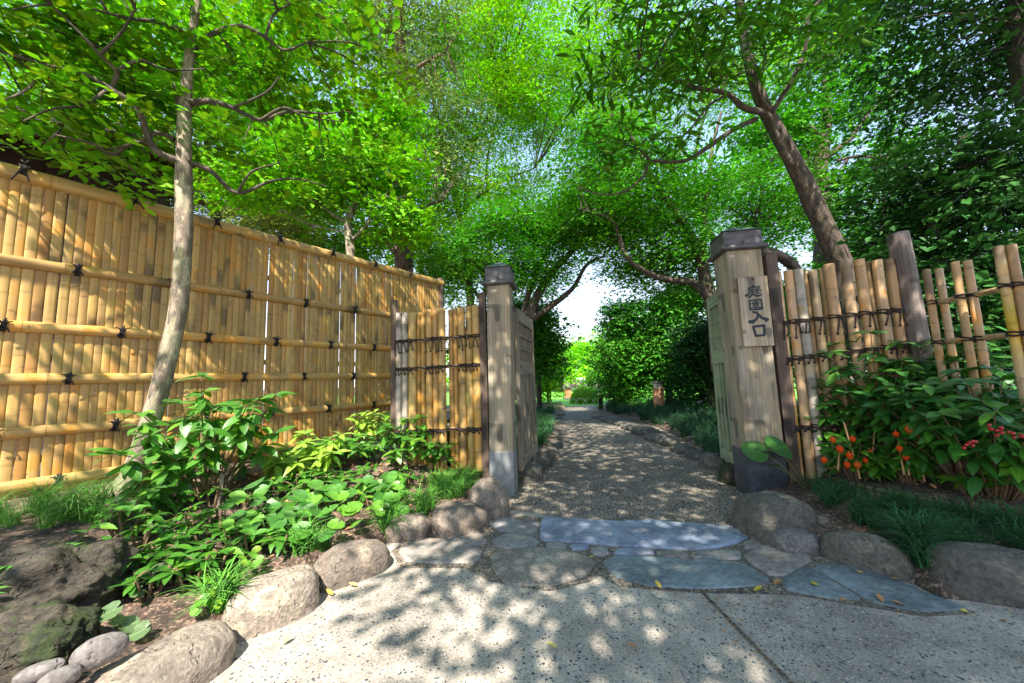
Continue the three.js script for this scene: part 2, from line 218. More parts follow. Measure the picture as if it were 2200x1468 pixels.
struct('lawn', sheet([V(-8, 0, -14.6), V(1.2, 0, -14.35), V(3, 0, -15.0), V(4.4, 0, -14.2), V(14, 0, -14), V(30, 0, -40), V(-20, 0, -40)], -0.008), mat.lawn);
struct('left_flower_bed', field(-7, 1.9, -15, 1.5, 150, 260, bedL), mat.soil);
struct('right_flower_bed', field(1.2, 8.5, -15, 1.2, 120, 260, bedR), mat.soil);

// ------------------------------------------------------------------ bamboo
function bamboo(len, r, { half = false, seed = 1, first = 0.2, gap = 0.33, seg = 10, flat = 0.55, taper = 0, top = true } = {}) {
  const R = rng(seed), rings = [[0, 1, 1]]; let y = first;
  while (y < len - 0.03) { rings.push([y - 0.014, 1, 1], [y - 0.005, 1.0, 0.8], [y, 1.06, 0.92], [y + 0.003, 1.03, 0.5], [y + 0.006, 1.0, 0.95], [y + 0.03, 1, 1.05]); y += gap * (0.75 + 0.5 * R()); }
  rings.push([len, 1, 1]);
  const pos = [], uv = [], col = [], idx = [], n = half ? seg : seg, off = R(), tone = 0.8 + 0.3 * R(), warm = 0.9 + 0.13 * R();
  for (const [h, k, c] of rings) for (let j = 0; j <= n; j++) {
    const a = half ? mix(-0.08, Math.PI + 0.08, j / n) : j / n * 2 * Math.PI, q = r * k * (1 - taper * h / len);
    pos.push(Math.cos(a) * q, h, Math.sin(a) * q * (half ? flat : 1)); uv.push(off + (half ? j / n * 0.5 : j / n) * Math.max(0.09, 6.28 * r), off * 3 + h);
    col.push(c * tone, c * tone * warm, c * tone * warm * (c < 0.8 ? 0.8 : 1));
  }
  for (let i = 0; i + 1 < rings.length; i++) for (let j = 0; j < n; j++) { const a = i * (n + 1) + j, b = a + n + 1; idx.push(a, b, a + 1, a + 1, b, b + 1); }
  if (top) for (const [i, s] of [[rings.length - 1, 1], [0, 0]]) { const c = pos.length / 3; pos.push(0, rings[i][0] - (s ? 0.012 : 0), 0); uv.push(0, 0); col.push(0.35, 0.3, 0.22); for (let j = 0; j < n; j++) idx.push(c, i * (n + 1) + j + (s ? 1 : 0), i * (n + 1) + j + (s ? 0 : 1)); }
  return geo(pos, idx, uv, col);
}
function cordTube(pts, r = 0.006) { return limb(pts, pts.map(() => r), { seg: 5, per: 4, wob: 0.25, seed: pts.length }); }
function knotGeo(r, seed, up) { // black palm-rope knot on a rail that lies along x at the origin, rope on the +z side
  const R = rng(seed), l = [];
  for (let k = -2; k <= 2; k++) { const p = []; for (let a = -1.7; a <= 1.71; a += 0.34) p.push(V(k * 0.009 + 0.004 * R(), Math.sin(a) * (r + 0.008), Math.cos(a) * (r * 0.75 + 0.012))); l.push(cordTube(p, 0.0065)); }
  for (const s of [-1, 1]) l.push(cordTube([V(-0.03 * s, -r * 0.9, r * 0.5), V(-0.012 * s, -0.2 * r, r + 0.012), V(0.014 * s, 0.3 * r, r + 0.014), V(0.034 * s, r * 0.9, r * 0.55)], 0.007));
  l.push(new THREE.IcosahedronGeometry(0.016, 1).scale(1.1, 1.2, 0.8).translate(0, 0, r + 0.014));
  const tails = up ? [[-0.03, 0.1, 0.01], [0.025, 0.13, 0.0], [0.05, -0.11, 0.03], [-0.045, -0.12, 0.02], [0.0, 0.08, 0.03]] : [[-0.055, 0.045, 0.03], [0.05, 0.055, 0.03], [-0.05, -0.06, 0.02], [0.045, -0.075, 0.02], [0.01, 0.075, 0.02]];
  for (const [x, y, z] of tails) { const e = V(x * (0.8 + 0.5 * R()), y * (0.8 + 0.4 * R()), r + z); l.push(cordTube([V(0, up ? (y > 0 ? r : 0) : 0, r + 0.012), e.clone().multiplyScalar(0.55).setZ(r + 0.03).setY(e.y * 0.6 + 0.012), e], 0.0075)); }
  return merge(l);
}
const knotsLow = [1, 2, 3].map((s) => knotGeo(0.062, s * 31, false)), knotsTop = [1, 2].map((s) => knotGeo(0.07, s * 57, true));
{
  const t = thing('bamboo_fence', 'tall screen of split yellow bamboo slats on the left, behind the slender tree', 'fence', FO, Math.atan2(-fd.z, fd.x));
  const R = rng(5); let x = -0.95, k = 0;
  while (x < 4.33) {
    const w = 0.049 + 0.014 * R(), g = bamboo(2.62 - 0.02 * R(), w / 2, { half: true, seed: 100 + k, first: 0.05 + 0.36 * R(), gap: 0.34 + 0.1 * R(), flat: 0.3, seg: 8, top: false });
    const s = part('slat', g, mat.bamboo[Math.floor(R() * 4)], t); s.position.set(x + w / 2, 0.22, 0.004 * R()); s.rotation.z = 0.0016 * (R() - 0.5);
    x += w + (R() < 0.09 ? 0.003 + 0.005 * R() : -0.0015); k++;
  }
  const rails = [[2.86, 0.062], [2.15, 0.046], [1.64, 0.046], [1.23, 0.046], [0.82, 0.046], [0.42, 0.046]];
  rails.forEach(([h, r], i) => { const g = bamboo(5.45, r, { half: true, seed: 300 + i, first: 0.25 + 0.13 * i, gap: 0.44, flat: 0.75, seg: 10, taper: 0.12 }); const m = part('rail', g, mat.bamboo[1], t); m.rotation.z = -Math.PI / 2; m.position.set(-1.02, h, 0.016); });
  const cap = part('cap_rail', bamboo(5.45, 0.05, { half: true, seed: 320, first: 0.5, gap: 0.5, flat: 0.5, taper: 0.1 }), mat.bamboo[1], t); cap.rotation.set(-Math.PI / 2, 0, -Math.PI / 2, 'XYZ'); cap.rotation.set(0, 0, -Math.PI / 2); cap.rotateY(-1.35); cap.position.set(-1.02, 2.895, 0.008);
  const backs = [2.4, 1.4, 0.6]; for (const h of backs) { const m = part('rail', bamboo(5.3, 0.03, { seed: 340 + h * 10, seg: 6 }), mat.oldBamboo, t); m.rotation.z = -Math.PI / 2; m.position.set(-1.0, h, -0.04); }
  rails.forEach(([h, r], i) => {
    const odd = i % 2 === 0;
    for (let s = (odd ? -0.03 : 0.3) - 0.66; s < 4.3; s += s < 1.7 ? 0.618 : 0.64) { if (s < -0.9) continue; const m = part('cord_knot', i ? knotsLow[Math.floor(R() * 3)] : knotsTop[Math.floor(R() * 2)], mat.cord, t); m.position.set(s + 0.02 * (R() - 0.5), h + (i ? 0 : 0.02), 0.012); m.rotation.z = 0.3 * (R() - 0.5); m.scale.setScalar(i ? 0.62 + 0.12 * R() : 0.8); }
  });
  for (const [s, h] of [[4.4, 2.95], [-1.1, 2.9]]) { const m = part('fence_post', limb([V(0, 0, 0), V(0, h * 0.5, 0), V(0, h, 0)], [0.06, 0.058, 0.055], { seg: 14, wob: 0.02 }), mat.darkPost, t); m.position.set(s, 0, -0.01); }
}
// ------------------------------------------------------------------ round-bamboo fences beside the gate
const ropeH = (list, r = 0.0085) => limb(list, list.map(() => r), { seg: 6, per: 5, wob: 0.3, seed: 9 });
function wrap(u, h, z, r, turns, seed) { const p = []; for (let k = 0; k <= turns * 10; k++) { const a = k / 10 * 2 * Math.PI; p.push(V(u + Math.cos(a) * (r + 0.006), h + (k / (turns * 10) - 0.5) * 0.02 * turns + 0.004 * Math.sin(k + seed), z + Math.sin(a) * (r + 0.006))); } return limb(p, p.map(() => 0.0065), { seg: 5, smooth: false, wob: 0.25, seed }); }
function tassel(u, h, z, len, seed) { // two hanging ends with knotted tips
  const R = rng(seed), l = [];
  for (const s of [-1, 1]) { const e = V(u + s * (0.012 + 0.02 * R()), h - len * (0.75 + 0.4 * R()), z + 0.004); l.push(limb([V(u, h, z + 0.006), V(u + s * 0.014, h - len * 0.4, z + 0.016), e], [0.006, 0.0055, 0.005], { seg: 5, per: 4, wob: 0.25, seed })); l.push(new THREE.IcosahedronGeometry(0.011, 1).translate(e.x, e.y, e.z)); }
  l.push(new THREE.IcosahedronGeometry(0.013, 1).translate(u, h, z + 0.008)); return merge(l);
}
function wing(t, poles, ropes, v, base) { // poles: px x, px y of the top, width in px, 1 at the back
  const done = [], fr = [];
  poles.forEach(([px, py, w, back, m], i) => {
    const vv = v + (back ? 0.06 : 0), [u, h] = onGate(px, py, vv), d = -gate(u, vv).z, r = w / 2 / FOCAL * d * 1.12 / Math.hypot(1, (px - 1100) / FOCAL);
    const g = part('bamboo_pole', bamboo(h - base, r, { seed: 500 + i * 7 + Math.round(px), first: 0.1 + 0.2 * (i * 0.37 % 1), gap: 0.36, seg: 12, taper: 0.04 }), m ?? mat.paleBamboo[i % 3], t); g.position.set(u, base, -vv); g.rotation.y = i;
    done.push([u, r, vv, back]); if (!back) fr.push([u, r]);
  });
  ropes.forEach(([h0, h1, tail], k) => {
    const u0 = done[0][0], u1 = done.at(-1)[0], hh = (u) => mix(h0, h1, (u - u0) / (u1 - u0)), rail = part('rail', bamboo(u1 - u0 + 0.16, 0.02, { seed: 700 + k, gap: 0.25, seg: 8 }), mat.paleBamboo[k % 3], t);
    rail.position.set(u0 - 0.08, hh(u0 - 0.08), -(v + 0.035)); rail.rotation.z = -Math.PI / 2 + Math.atan2(h1 - h0, u1 - u0);
    const pts = []; for (const [u, r] of fr) pts.push(V(u - r - 0.004, hh(u) - 0.008, -v + 0.004), V(u, hh(u) - 0.012 + 0.012 * Math.sin(u * 60), -v + r + 0.006), V(u + r + 0.004, hh(u) + 0.008, -v + 0.004));
    part('cord', ropeH(pts), mat.brownCord, t);
    for (const [u, r, vv, back] of done) {
      part('cord', wrap(u, hh(u), -vv, r, back ? 1 : 1.6, k * 10 + Math.round(u * 99)), mat.brownCord, t);
      if (!back) { part('cord_tassel', tassel(u, hh(u), -v + r, tail, Math.round(u * 900) + k), mat.brownCord, t); }
    }
  });
}
const B = mat.paleBamboo;
{
  const t = thing('bamboo_fence', 'short round-pole bamboo fence between the tall bamboo screen and the left gate post', 'fence', GO, -GA);
  const z = (x, y, w, b, m) => [820 + x / 2.8225, 560 + y / 2.8225, w / 2.8225, b, m];
  wing(t, [z(105, 320, 38, 0, mat.greyBamboo), z(142, 318, 38, 0, mat.greyBamboo), z(186, 318, 46, 0, mat.bamboo[1]), z(222, 318, 32, 1, mat.bamboo[2]), z(252, 318, 30, 1, mat.bamboo[0]), z(287, 300, 40, 0, mat.bamboo[1]), z(325, 297, 36, 0, mat.bamboo[3]), z(363, 292, 44, 0, mat.bamboo[1]), z(420, 300, 32, 1, mat.bamboo[2]), z(447, 292, 26, 1, mat.bamboo[0]), z(482, 285, 44, 0, mat.bamboo[1]), z(527, 280, 40, 0, mat.bamboo[3]), z(570, 275, 46, 0, mat.bamboo[1])], [[1.565, 1.585, 0.13], [1.26, 1.28, 0.06], [0.6, 0.62, 0.04]], 0.1, 0.2);
  const [u] = onGate(848, 650, 0.1), p = part('fence_post', limb([V(0, 0, 0), V(0, 1, 0), V(0, 2.03, 0)], [0.042, 0.042, 0.04], { seg: 14, wob: 0.04 }), mat.darkPost, t); p.position.set(u, 0, -0.1);
  const q = part('fence_post', boxUV(box(0.075, 2.05, 0.06, 0, 1.02, 0)), mat.darkPost, t); q.position.set(onGate(1040, 800, 0.1)[0], 0, -0.1);
}
{
  const t = thing('bamboo_fence', 'round-pole bamboo fence right of the gate post that carries the name board', 'fence', GO, -GA);
  const z = (x, y, w, b, m) => [1500 + x / 3.143, 450 + y / 3.143, w / 3.143, b, m];
  wing(t, [z(530, 425, 60, 0), z(606, 415, 62, 0), z(672, 408, 70, 0, mat.greyBamboo), z(724, 420, 44, 1), z(774, 412, 58, 0), z(832, 400, 44, 1), z(882, 372, 80, 0), z(992, 356, 76, 0), z(1085, 340, 80, 0), z(1142, 355, 48, 1), z(1206, 345, 76, 0), z(1288, 335, 74, 0)], [[1.56, 1.62, 0.14], [1.22, 1.3, 0.06], [0.6, 0.65, 0.04]], 0.1, 0.15);
  const [u] = onGate(1648, 552, 0.1), p = part('fence_post', boxUV(box(0.1, 2.22, 0.08, 0, 1.11, 0)), mat.darkPost, t); p.position.set(u + 0.02, 0, -0.1);
  const [w, h] = onGate(1933, 502, 0.1), L = part('log_post', limb([V(0.02, 0, 0), V(0.01, 1, 0), V(0, h * 0.8, 0), V(-0.015, h, 0)], [0.09, 0.086, 0.08, 0.076], { seg: 18, per: 10, wob: 0.09, seed: 4 }), mat.logPost, t, 'weathered grey log taller than the poles'); L.position.set(w, 0, -0.1);
}
{
  const P = at(1990, 580, 2.9).setY(0), t = thing('bamboo_fence', 'open fence of paired bamboo poles at the far right, beyond the weathered log', 'fence', P);
  const pr = [[1990, 580, 2.9], [2017, 578, 2.88], [2052, 563, 2.68], [2078, 560, 2.65], [2145, 530, 2.36], [2172, 527, 2.33], [2290, 490, 2.06], [2330, 485, 2.03]];
  pr.forEach(([x, y, d], i) => {
    const p = at(x, y, d), h = p.y - 0.1, m = part('bamboo_pole', bamboo(h, 0.024, { seed: 900 + i, first: 0.2 + 0.07 * i, gap: 0.34, seg: 12 }), B[i % 3], t, i === 4 ? 'pole with a bright yellow stretch' : undefined); if (i === 4) { const q = m.geometry.attributes; for (let k = 0; k < q.position.count; k++) if (q.position.getY(k) > 1.0 && q.position.getY(k) < 1.45) q.color.setXYZ(k, q.color.getX(k) * 0.85, q.color.getY(k) * 0.85, 0.06); } m.position.set(p.x - P.x, 0.1, p.z - P.z);
    for (const k of [0, 1]) { const hh = [1.62, 1.3][k] + 0.0 * d; const q = part('cord', wrap(0, 0, 0, 0.025, 2, i + k * 9), mat.cord, t); q.position.set(p.x - P.x, hh, p.z - P.z); }
  });
  for (const h of [1.62, 1.3]) { const a = at(1972, 580, 2.98).sub(P).setY(h), b = at(2330, 485, 2.0).sub(P).setY(h), l = b.distanceTo(a), m = part('rail', bamboo(l, 0.021, { seed: 950 + h * 10, gap: 0.3 }), B[1], t); m.position.copy(a).add(V(0.05, 0, 0)); m.quaternion.setFromUnitVectors(V(0, 1, 0), b.sub(a).normalize()); }
}
// ------------------------------------------------------------------ gate posts, name board, doors
function gatePost(label, u0, u1, v0, h, topShift, shoe = mat.zinc) {
  const w = u1 - u0, t = thing('gate_post', label, 'gate post', gate((u0 + u1) / 2, v0 + w / 2), -GA);
  const lean = (g) => { const p = g.attributes.position; for (let i = 0; i < p.count; i++) p.setX(i, p.getX(i) + topShift * p.getY(i) / h); return g; };
  part('shaft', lean(boxUV(box(w, h - 0.4, w, 0, 0.4 + (h - 0.4) / 2, 0, 0.012))), mat.post, t);
  part('metal_shoe', lean(boxUV(box(w + 0.006, 0.47, w + 0.006, 0, 0.18, 0, 0.01))), shoe, t);
  const c = part('cap', lean(merge([box(w + 0.025, 0.17, w + 0.025, 0, h + 0.085, 0, 0.01), box(w + 0.02, 0.02, w + 0.02, 0, h - 0.01, 0, 0.004)])), mat.cap, t);
  const lip = []; for (const [x, z, a] of [[0, 1, 0], [0, -1, 0], [1, 0, 1], [-1, 0, 1]]) { const g = new THREE.CapsuleGeometry(0.027, w + 0.05, 4, 10); a ? g.rotateX(Math.PI / 2) : g.rotateZ(Math.PI / 2); lip.push(g.translate(x * (w / 2 + 0.022), h + 0.006, z * (w / 2 + 0.022))); }
  part('lip', lean(merge(lip)), mat.cap, c);
  const roof = new THREE.ConeGeometry((w + 0.045) / Math.SQRT2, 0.1, 4, 1).rotateY(Math.PI / 4).toNonIndexed(); roof.computeVertexNormals(); part('roof', lean(roof.translate(0, h + 0.22, 0)), mat.capTop, c);
  part('nail', lean(new THREE.SphereGeometry(0.009, 8, 6).translate(0, h + 0.05, w / 2 + 0.013)), mat.nail, c);
  return t;
}
gatePost('square weathered gate post on the left, plain, with a dark metal cap', -0.215, 0.025, -0.04, 2.1, 0.015);
gatePost('square gate post on the right, with a dark cap and the name board on it', 2.135, 2.445, -0.02, 2.27, -0.02, mat.slateShoe);
{ // 庭園入口 brushed down the board
  const v0 = -0.02, [ua, ha] = onGate(1578, 597, v0 - 0.03), [ub, hb] = onGate(1653, 743, v0 - 0.03), u0 = 2.18, u1 = 2.432, t = thing('name_board', 'upright wooden board with four black brushed characters, nailed to the right gate post', 'sign', gate((u0 + u1) / 2, v0 - 0.018, hb), -GA), W = u1 - u0, Hh = ha - hb;
  part('board', boxUV(box(W, Hh, 0.034, 0, Hh / 2, 0, 0.005)), mat.sign, t);
  part('nail', new THREE.SphereGeometry(0.011, 10, 8).scale(1, 1, 0.6).translate(0, Hh - 0.028, 0.019), mat.nail, t);
  const glyphs = [
    [[[50, 2, 9], [54, 15, 8]], [[22, 19, 7], [55, 16, 7], [90, 13, 8]], [[24, 18, 9], [24, 48, 8], [18, 70, 9], [2, 80, 13]], [[30, 36, 6], [46, 34, 7], [36, 53, 6], [48, 53, 7], [42, 74, 8], [20, 93, 11]], [[34, 62, 6], [50, 78, 8], [72, 88, 12], [100, 78, 6]], [[60, 34, 6], [88, 27, 7]], [[56, 48, 6], [98, 42, 7]], [[74, 32, 7], [72, 66, 7]], [[58, 67, 6], [90, 63, 7]]],
    [[[6, 8, 9], [94, 3, 10], [96, 94, 11], [8, 97, 10], [6, 8, 9]], [[28, 25, 6], [74, 22, 6]], [[50, 14, 6], [50, 37, 6]], [[20, 39, 6], [80, 36, 6]], [[32, 48, 6], [68, 46, 6], [67, 60, 6], [33, 62, 6], [32, 48, 6]], [[48, 62, 6], [36, 74, 6], [20, 80, 6]], [[44, 68, 6], [44, 86, 7], [58, 80, 6]], [[54, 62, 6], [66, 76, 7], [84, 82, 9]]],
    [[[26, 3, 10], [44, 10, 11], [58, 34, 12], [76, 62, 12], [101, 72, 15], [92, 88, 8]], [[54, 26, 11], [46, 54, 11], [30, 78, 12], [2, 86, 15], [22, 97, 8]]],
    [[[8, 12, 15], [94, 5, 16], [88, 92, 15], [20, 96, 15], [8, 12, 15]]],
  ], boxes = [[0.22, 0.76, 0.13, 0.31], [0.29, 0.74, 0.335, 0.485], [0.26, 0.84, 0.51, 0.675], [0.33, 0.75, 0.705, 0.86]];
  glyphs.forEach((g, k) => {
    const [x0, x1, y0, y1] = boxes[k], X = (x) => (mix(x0, x1, x / 100) - 0.5) * W, Y = (y) => Hh * (1 - mix(y0, y1, y / 100)), sx = W * (x1 - x0) / 100, pieces = [];
    for (const line of g) for (let i = 0; i + 1 < line.length; i++) {
      const [ax, ay, aw] = line[i], [bx, by, bw] = line[i + 1], A = V(X(ax), Y(ay), 0), Bv = V(X(bx), Y(by), 0), d = Bv.clone().sub(A).normalize(), n = V(-d.y, d.x, 0), s = new THREE.Shape(), a = aw * sx * 0.7, b = bw * sx * 0.7, ang = Math.atan2(d.y, d.x);
      for (let q = 0; q <= 8; q++) { const th = ang + Math.PI / 2 + q / 8 * Math.PI; s[q ? 'lineTo' : 'moveTo'](A.x + a * Math.cos(th), A.y + a * Math.sin(th)); }
      for (let q = 0; q <= 8; q++) { const th = ang - Math.PI / 2 + q / 8 * Math.PI; s.lineTo(Bv.x + b * Math.cos(th), Bv.y + b * Math.sin(th)); }
      pieces.push(new THREE.ExtrudeGeometry(s, { depth: 0.0012 + 0.0002 * (pieces.length % 7), bevelEnabled: false }));
    }
    part('character', merge(pieces).translate(0, 0, 0.0168), mat.ink, t);
  });
}
function door(label, A, Bq, h0, h1, m, flip) {
  const d = Bq.clone().sub(A), W = d.length(), t = thing('gate_door', label, 'gate door', A.clone().setY(h0), Math.atan2(-d.z, d.x)), Hh = h1 - h0, st = 0.075, mid = Hh * 0.62;
  for (const x of [st / 2, W - st / 2]) part('stile', boxUV(box(st, Hh, 0.045, x, Hh / 2, 0)), m, t);
  for (const [y, h] of [[Hh - 0.07, 0.14], [mid, 0.16], [0.07, 0.14]]) part('rail', boxUVh(box(W - 2 * st, h, 0.043, W / 2, y, 0)), m, t);
  const y0 = mid + 0.08, y1 = Hh - 0.14;
  for (let k = 1; k <= 4; k++) part('lattice_bar', boxUV(box(0.022, y1 - y0, 0.024, mix(st, W - st, k / 5), (y0 + y1) / 2, 0, 0.002)), m, t);
  for (let k = 1; k <= 2; k++) part('lattice_bar', boxUVh(box(W - 2 * st, 0.03, 0.026, W / 2, mix(y0, y1, k / 3), 0.004, 0.002)), m, t);
  part('lattice_backing', boxUV(box(W - 2 * st, y1 - y0, 0.008, W / 2, (y0 + y1) / 2, flip * 0.017, 0.001)), m, t).visible = true;
  const n = 4, pw = (W - 2 * st) / n; for (let k = 0; k < n; k++) part('panel_board', boxUV(box(pw - 0.006, mid - 0.22, 0.016, st + pw * (k + 0.5), 0.14 + (mid - 0.22) / 2, flip * 0.006 + (k % 2) * 0.003, 0.003)), m, t);
  for (let k = 1; k < n; k++) part('batten', boxUV(box(0.026, mid - 0.222, 0.014, st + pw * k, 0.14 + (mid - 0.22) / 2, -flip * 0.011, 0.003)), m, t);
}
door('open gate door of grey-brown planks with a lattice top, hung on the left gate post', gate(0.045, 0.28), gate(0.12, 1.26), 0.15, 1.9, mat.door, -1);
door('open gate door of green-stained planks with a lattice top, hung on the right gate post', gate(2.21, 0.3), gate(2.28, 0.96), 0.15, 1.99, mat.greenDoor, 1);

// ------------------------------------------------------------------ stones
function triUV(g, seed) { // texture coordinates in metres from the side each face turns to
  g = g.toNonIndexed(); const p = g.attributes.position, uv = new Float32Array(p.count * 2), A = V(), Bq = V(), C = V();
  for (let i = 0; i < p.count; i += 3) {
    A.fromBufferAttribute(p, i); Bq.fromBufferAttribute(p, i + 1).sub(A); C.fromBufferAttribute(p, i + 2).sub(A); const n = Bq.cross(C), x = Math.abs(n.x), y = Math.abs(n.y), z = Math.abs(n.z);
    for (let k = i; k < i + 3; k++) { const [u, v] = y >= x && y >= z ? [p.getX(k), p.getZ(k)] : x > z ? [p.getZ(k), p.getY(k)] : [p.getX(k), p.getY(k)]; uv[2 * k] = u + seed * 0.31; uv[2 * k + 1] = v + seed * 0.17; }
  }
  g.setAttribute('uv', new THREE.BufferAttribute(uv, 2)); return g;
}
function stoneGeo(a, b, h, seed, { sharp = 0.16, sq = 2.6, sink = 0.35, detail = 9, rough = 0 } = {}) { // long half-axis a along x, b along z, height h above the ground
  let g = new THREE.IcosahedronGeometry(1, detail); g.deleteAttribute('normal'); g.deleteAttribute('uv'); g = mergeVertices(g, 1e-4);
  const p = g.attributes.position, hy = h / (2 - sink * 2) * (1 + 0.12), cy = h - hy;
  for (let i = 0; i < p.count; i++) {
    const v = V().fromBufferAttribute(p, i), k = 1 / Math.pow(Math.pow(Math.abs(v.x), sq) + Math.pow(Math.abs(v.y), sq) + Math.pow(Math.abs(v.z), sq), 1 / sq);
    const q = k * (1 + sharp * fbm(v.x * 1.3 + seed * 7.1, v.y * 1.3, v.z * 1.3, 3) * 1.3 + 0.045 * fbm(v.x * 5 + seed, v.y * 5, v.z * 5, 3) + rough * (fbm(v.x * 4 + seed, v.y * 6 + 3, v.z * 4, 4) - 0.6 * Math.abs(fbm(v.x * 7 + seed, v.y * 9, v.z * 7, 3))) - 0.05 * Math.max(0, n3(v.x * 3 + seed * 3, v.y * 3 + 9, v.z * 3) - 0.45));
    v.multiplyScalar(q); p.setXYZ(i, v.x * a, cy + v.y * hy, v.z * b);
  }
  g.computeVertexNormals(); return triUV(g, seed);
}
let stoneSeed = 1;
function stone(name, label, [xl, yl], [xr, yr], topY, ratio, m, o = {}) { // px of its left and right ends where it meets the ground, and of its top
  const h0 = o.h0 ?? 0, A = gp(xl, yl, h0), Bq = gp(xr, yr, h0), d = Bq.clone().sub(A), a = d.length() / 2, b = a * ratio, back = V(d.z, 0, -d.x).normalize(); if (back.z > 0) back.negate();
  const C = A.clone().add(Bq).multiplyScalar(0.5).addScaledVector(back, b * (o.back ?? 0.2)), h = 0.8 * Math.max(0.02, highAt((xl + xr) / 2, topY, C.clone().addScaledVector(back, b * 0.1)) - h0);
  const s = solo(name, stoneGeo(a, b, h, stoneSeed++, o), m, label, o.cat ?? 'boulder', o.group); s.position.copy(C).setY(h0); s.rotation.y = Math.atan2(-d.z, d.x); return s;
}
stone('boulder', 'long flat-topped pale boulder at the bottom edge of the photo, left of the pavement', [120, 1620], [502, 1402], 1372, 0.62, mat.rock, { sharp: 0.14, back: 0.3, sq: 2.8 });
stone('boulder', 'pitted pale boulder, second along the bed edge from the bottom of the photo', [476, 1372], [692, 1290], 1216, 0.62, mat.rock, { sharp: 0.14, sq: 3 });
stone('boulder', 'smooth rounded brown boulder, third along the bed edge, beside the half-buried flagstone', [672, 1268], [838, 1206], 1148, 0.66, mat.rockBrown, { sharp: 0.12, sq: 2.5 });
stone('boulder', 'low brown boulder with a broken front, between grass tufts on the left bed edge', [828, 1160], [926, 1148], 1094, 0.75, mat.rockBrown, { sharp: 0.2, sq: 3 });
stone('boulder', 'dark angular boulder next to the egg-shaped upright stone', [928, 1150], [1046, 1132], 1070, 0.8, mat.rockBrown, { sharp: 0.2, sq: 3.2 });
stone('boulder', 'upright egg-shaped stone in front of the left gate post', [1012, 1122], [1094, 1104], 1006, 0.85, mat.rockBrown, { sharp: 0.1, sq: 2.3, sink: 0.25 });
stone('cobble', 'smooth oval grey stone lying behind the long pale boulder', [146, 1432], [276, 1385], 1358, 0.5, mat.rockGrey, { sharp: 0.06, sq: 2.2, h0: 0.2, cat: 'stone' });
stone('cobble', 'small oval stone at the bottom left corner, upper of two', [22, 1470], [142, 1430], 1420, 0.45, mat.rockGrey, { sharp: 0.06, sq: 2.2, h0: 0.2, cat: 'stone' });
stone('cobble', 'small oval stone at the bottom left corner, lower of two', [70, 1490], [176, 1446], 1430, 0.5, mat.rockGrey, { sharp: 0.06, sq: 2.2, h0: 0.18, cat: 'stone' });
stone('mossy_boulder', 'large dark boulder with green moss, left edge of the bed beneath the grass clump', [-200, 1360], [262, 1275], 1150, 0.62, mat.mossRock, { sharp: 0.26, sq: 2.8, h0: 0.2, detail: 24, rough: 0.13 });
stone('mossy_boulder', 'rough lichen-covered boulder at the left edge, above the small oval stones', [-200, 1480], [185, 1405], 1312, 0.5, mat.mossRock, { sharp: 0.3, sq: 2.8, h0: 0.16, detail: 24, rough: 0.13 });
stone('boulder', 'small dark stone in the bed behind the wide-leaved ground cover', [778, 990], [835, 985], 957, 0.7, mat.rockDark, { h0: 0.3, sharp: 0.16 });
stone('boulder', 'mossy stone under the tall leafy shrub by the plant label', [490, 1050], [545, 1040], 1008, 0.8, mat.rockDark, { h0: 0.26, sharp: 0.18 });
stone('boulder', 'small upright stone wedged beside the foot of the right gate post', [1584, 1117], [1622, 1116], 1066, 0.9, mat.rock, { sharp: 0.08, sq: 2.6 });
stone('boulder', 'large squarish grey boulder in front of the right gate post', [1608, 1160], [1742, 1150], 1044, 0.8, mat.rockDark, { sharp: 0.1, sq: 3.2, sink: 0.25 });
stone('boulder', 'rounded purplish stone in front of the large squarish boulder', [1664, 1185], [1768, 1183], 1128, 0.7, mat.rockGrey, { sharp: 0.1, sq: 2.6 });
stone('boulder', 'small broken tan stone between the squarish boulder and the grass', [1735, 1140], [1790, 1146], 1104, 0.8, mat.rock, { sharp: 0.3, sq: 3, h0: 0.05 });
stone('boulder', 'long low boulder with two pale sunlit spots, on the right bed edge', [1768, 1195], [1972, 1248], 1132, 0.5, mat.rockDark, { sharp: 0.12, sq: 2.7 });
stone('boulder', 'broad dark boulder at the right edge of the photo', [2000, 1262], [2330, 1300], 1160, 0.5, mat.rockDark, { sharp: 0.1, sq: 2.9 });
const NTH = ['first', 'second', 'third', 'fourth', 'fifth', 'sixth', 'seventh', 'eighth', 'ninth', 'tenth'];
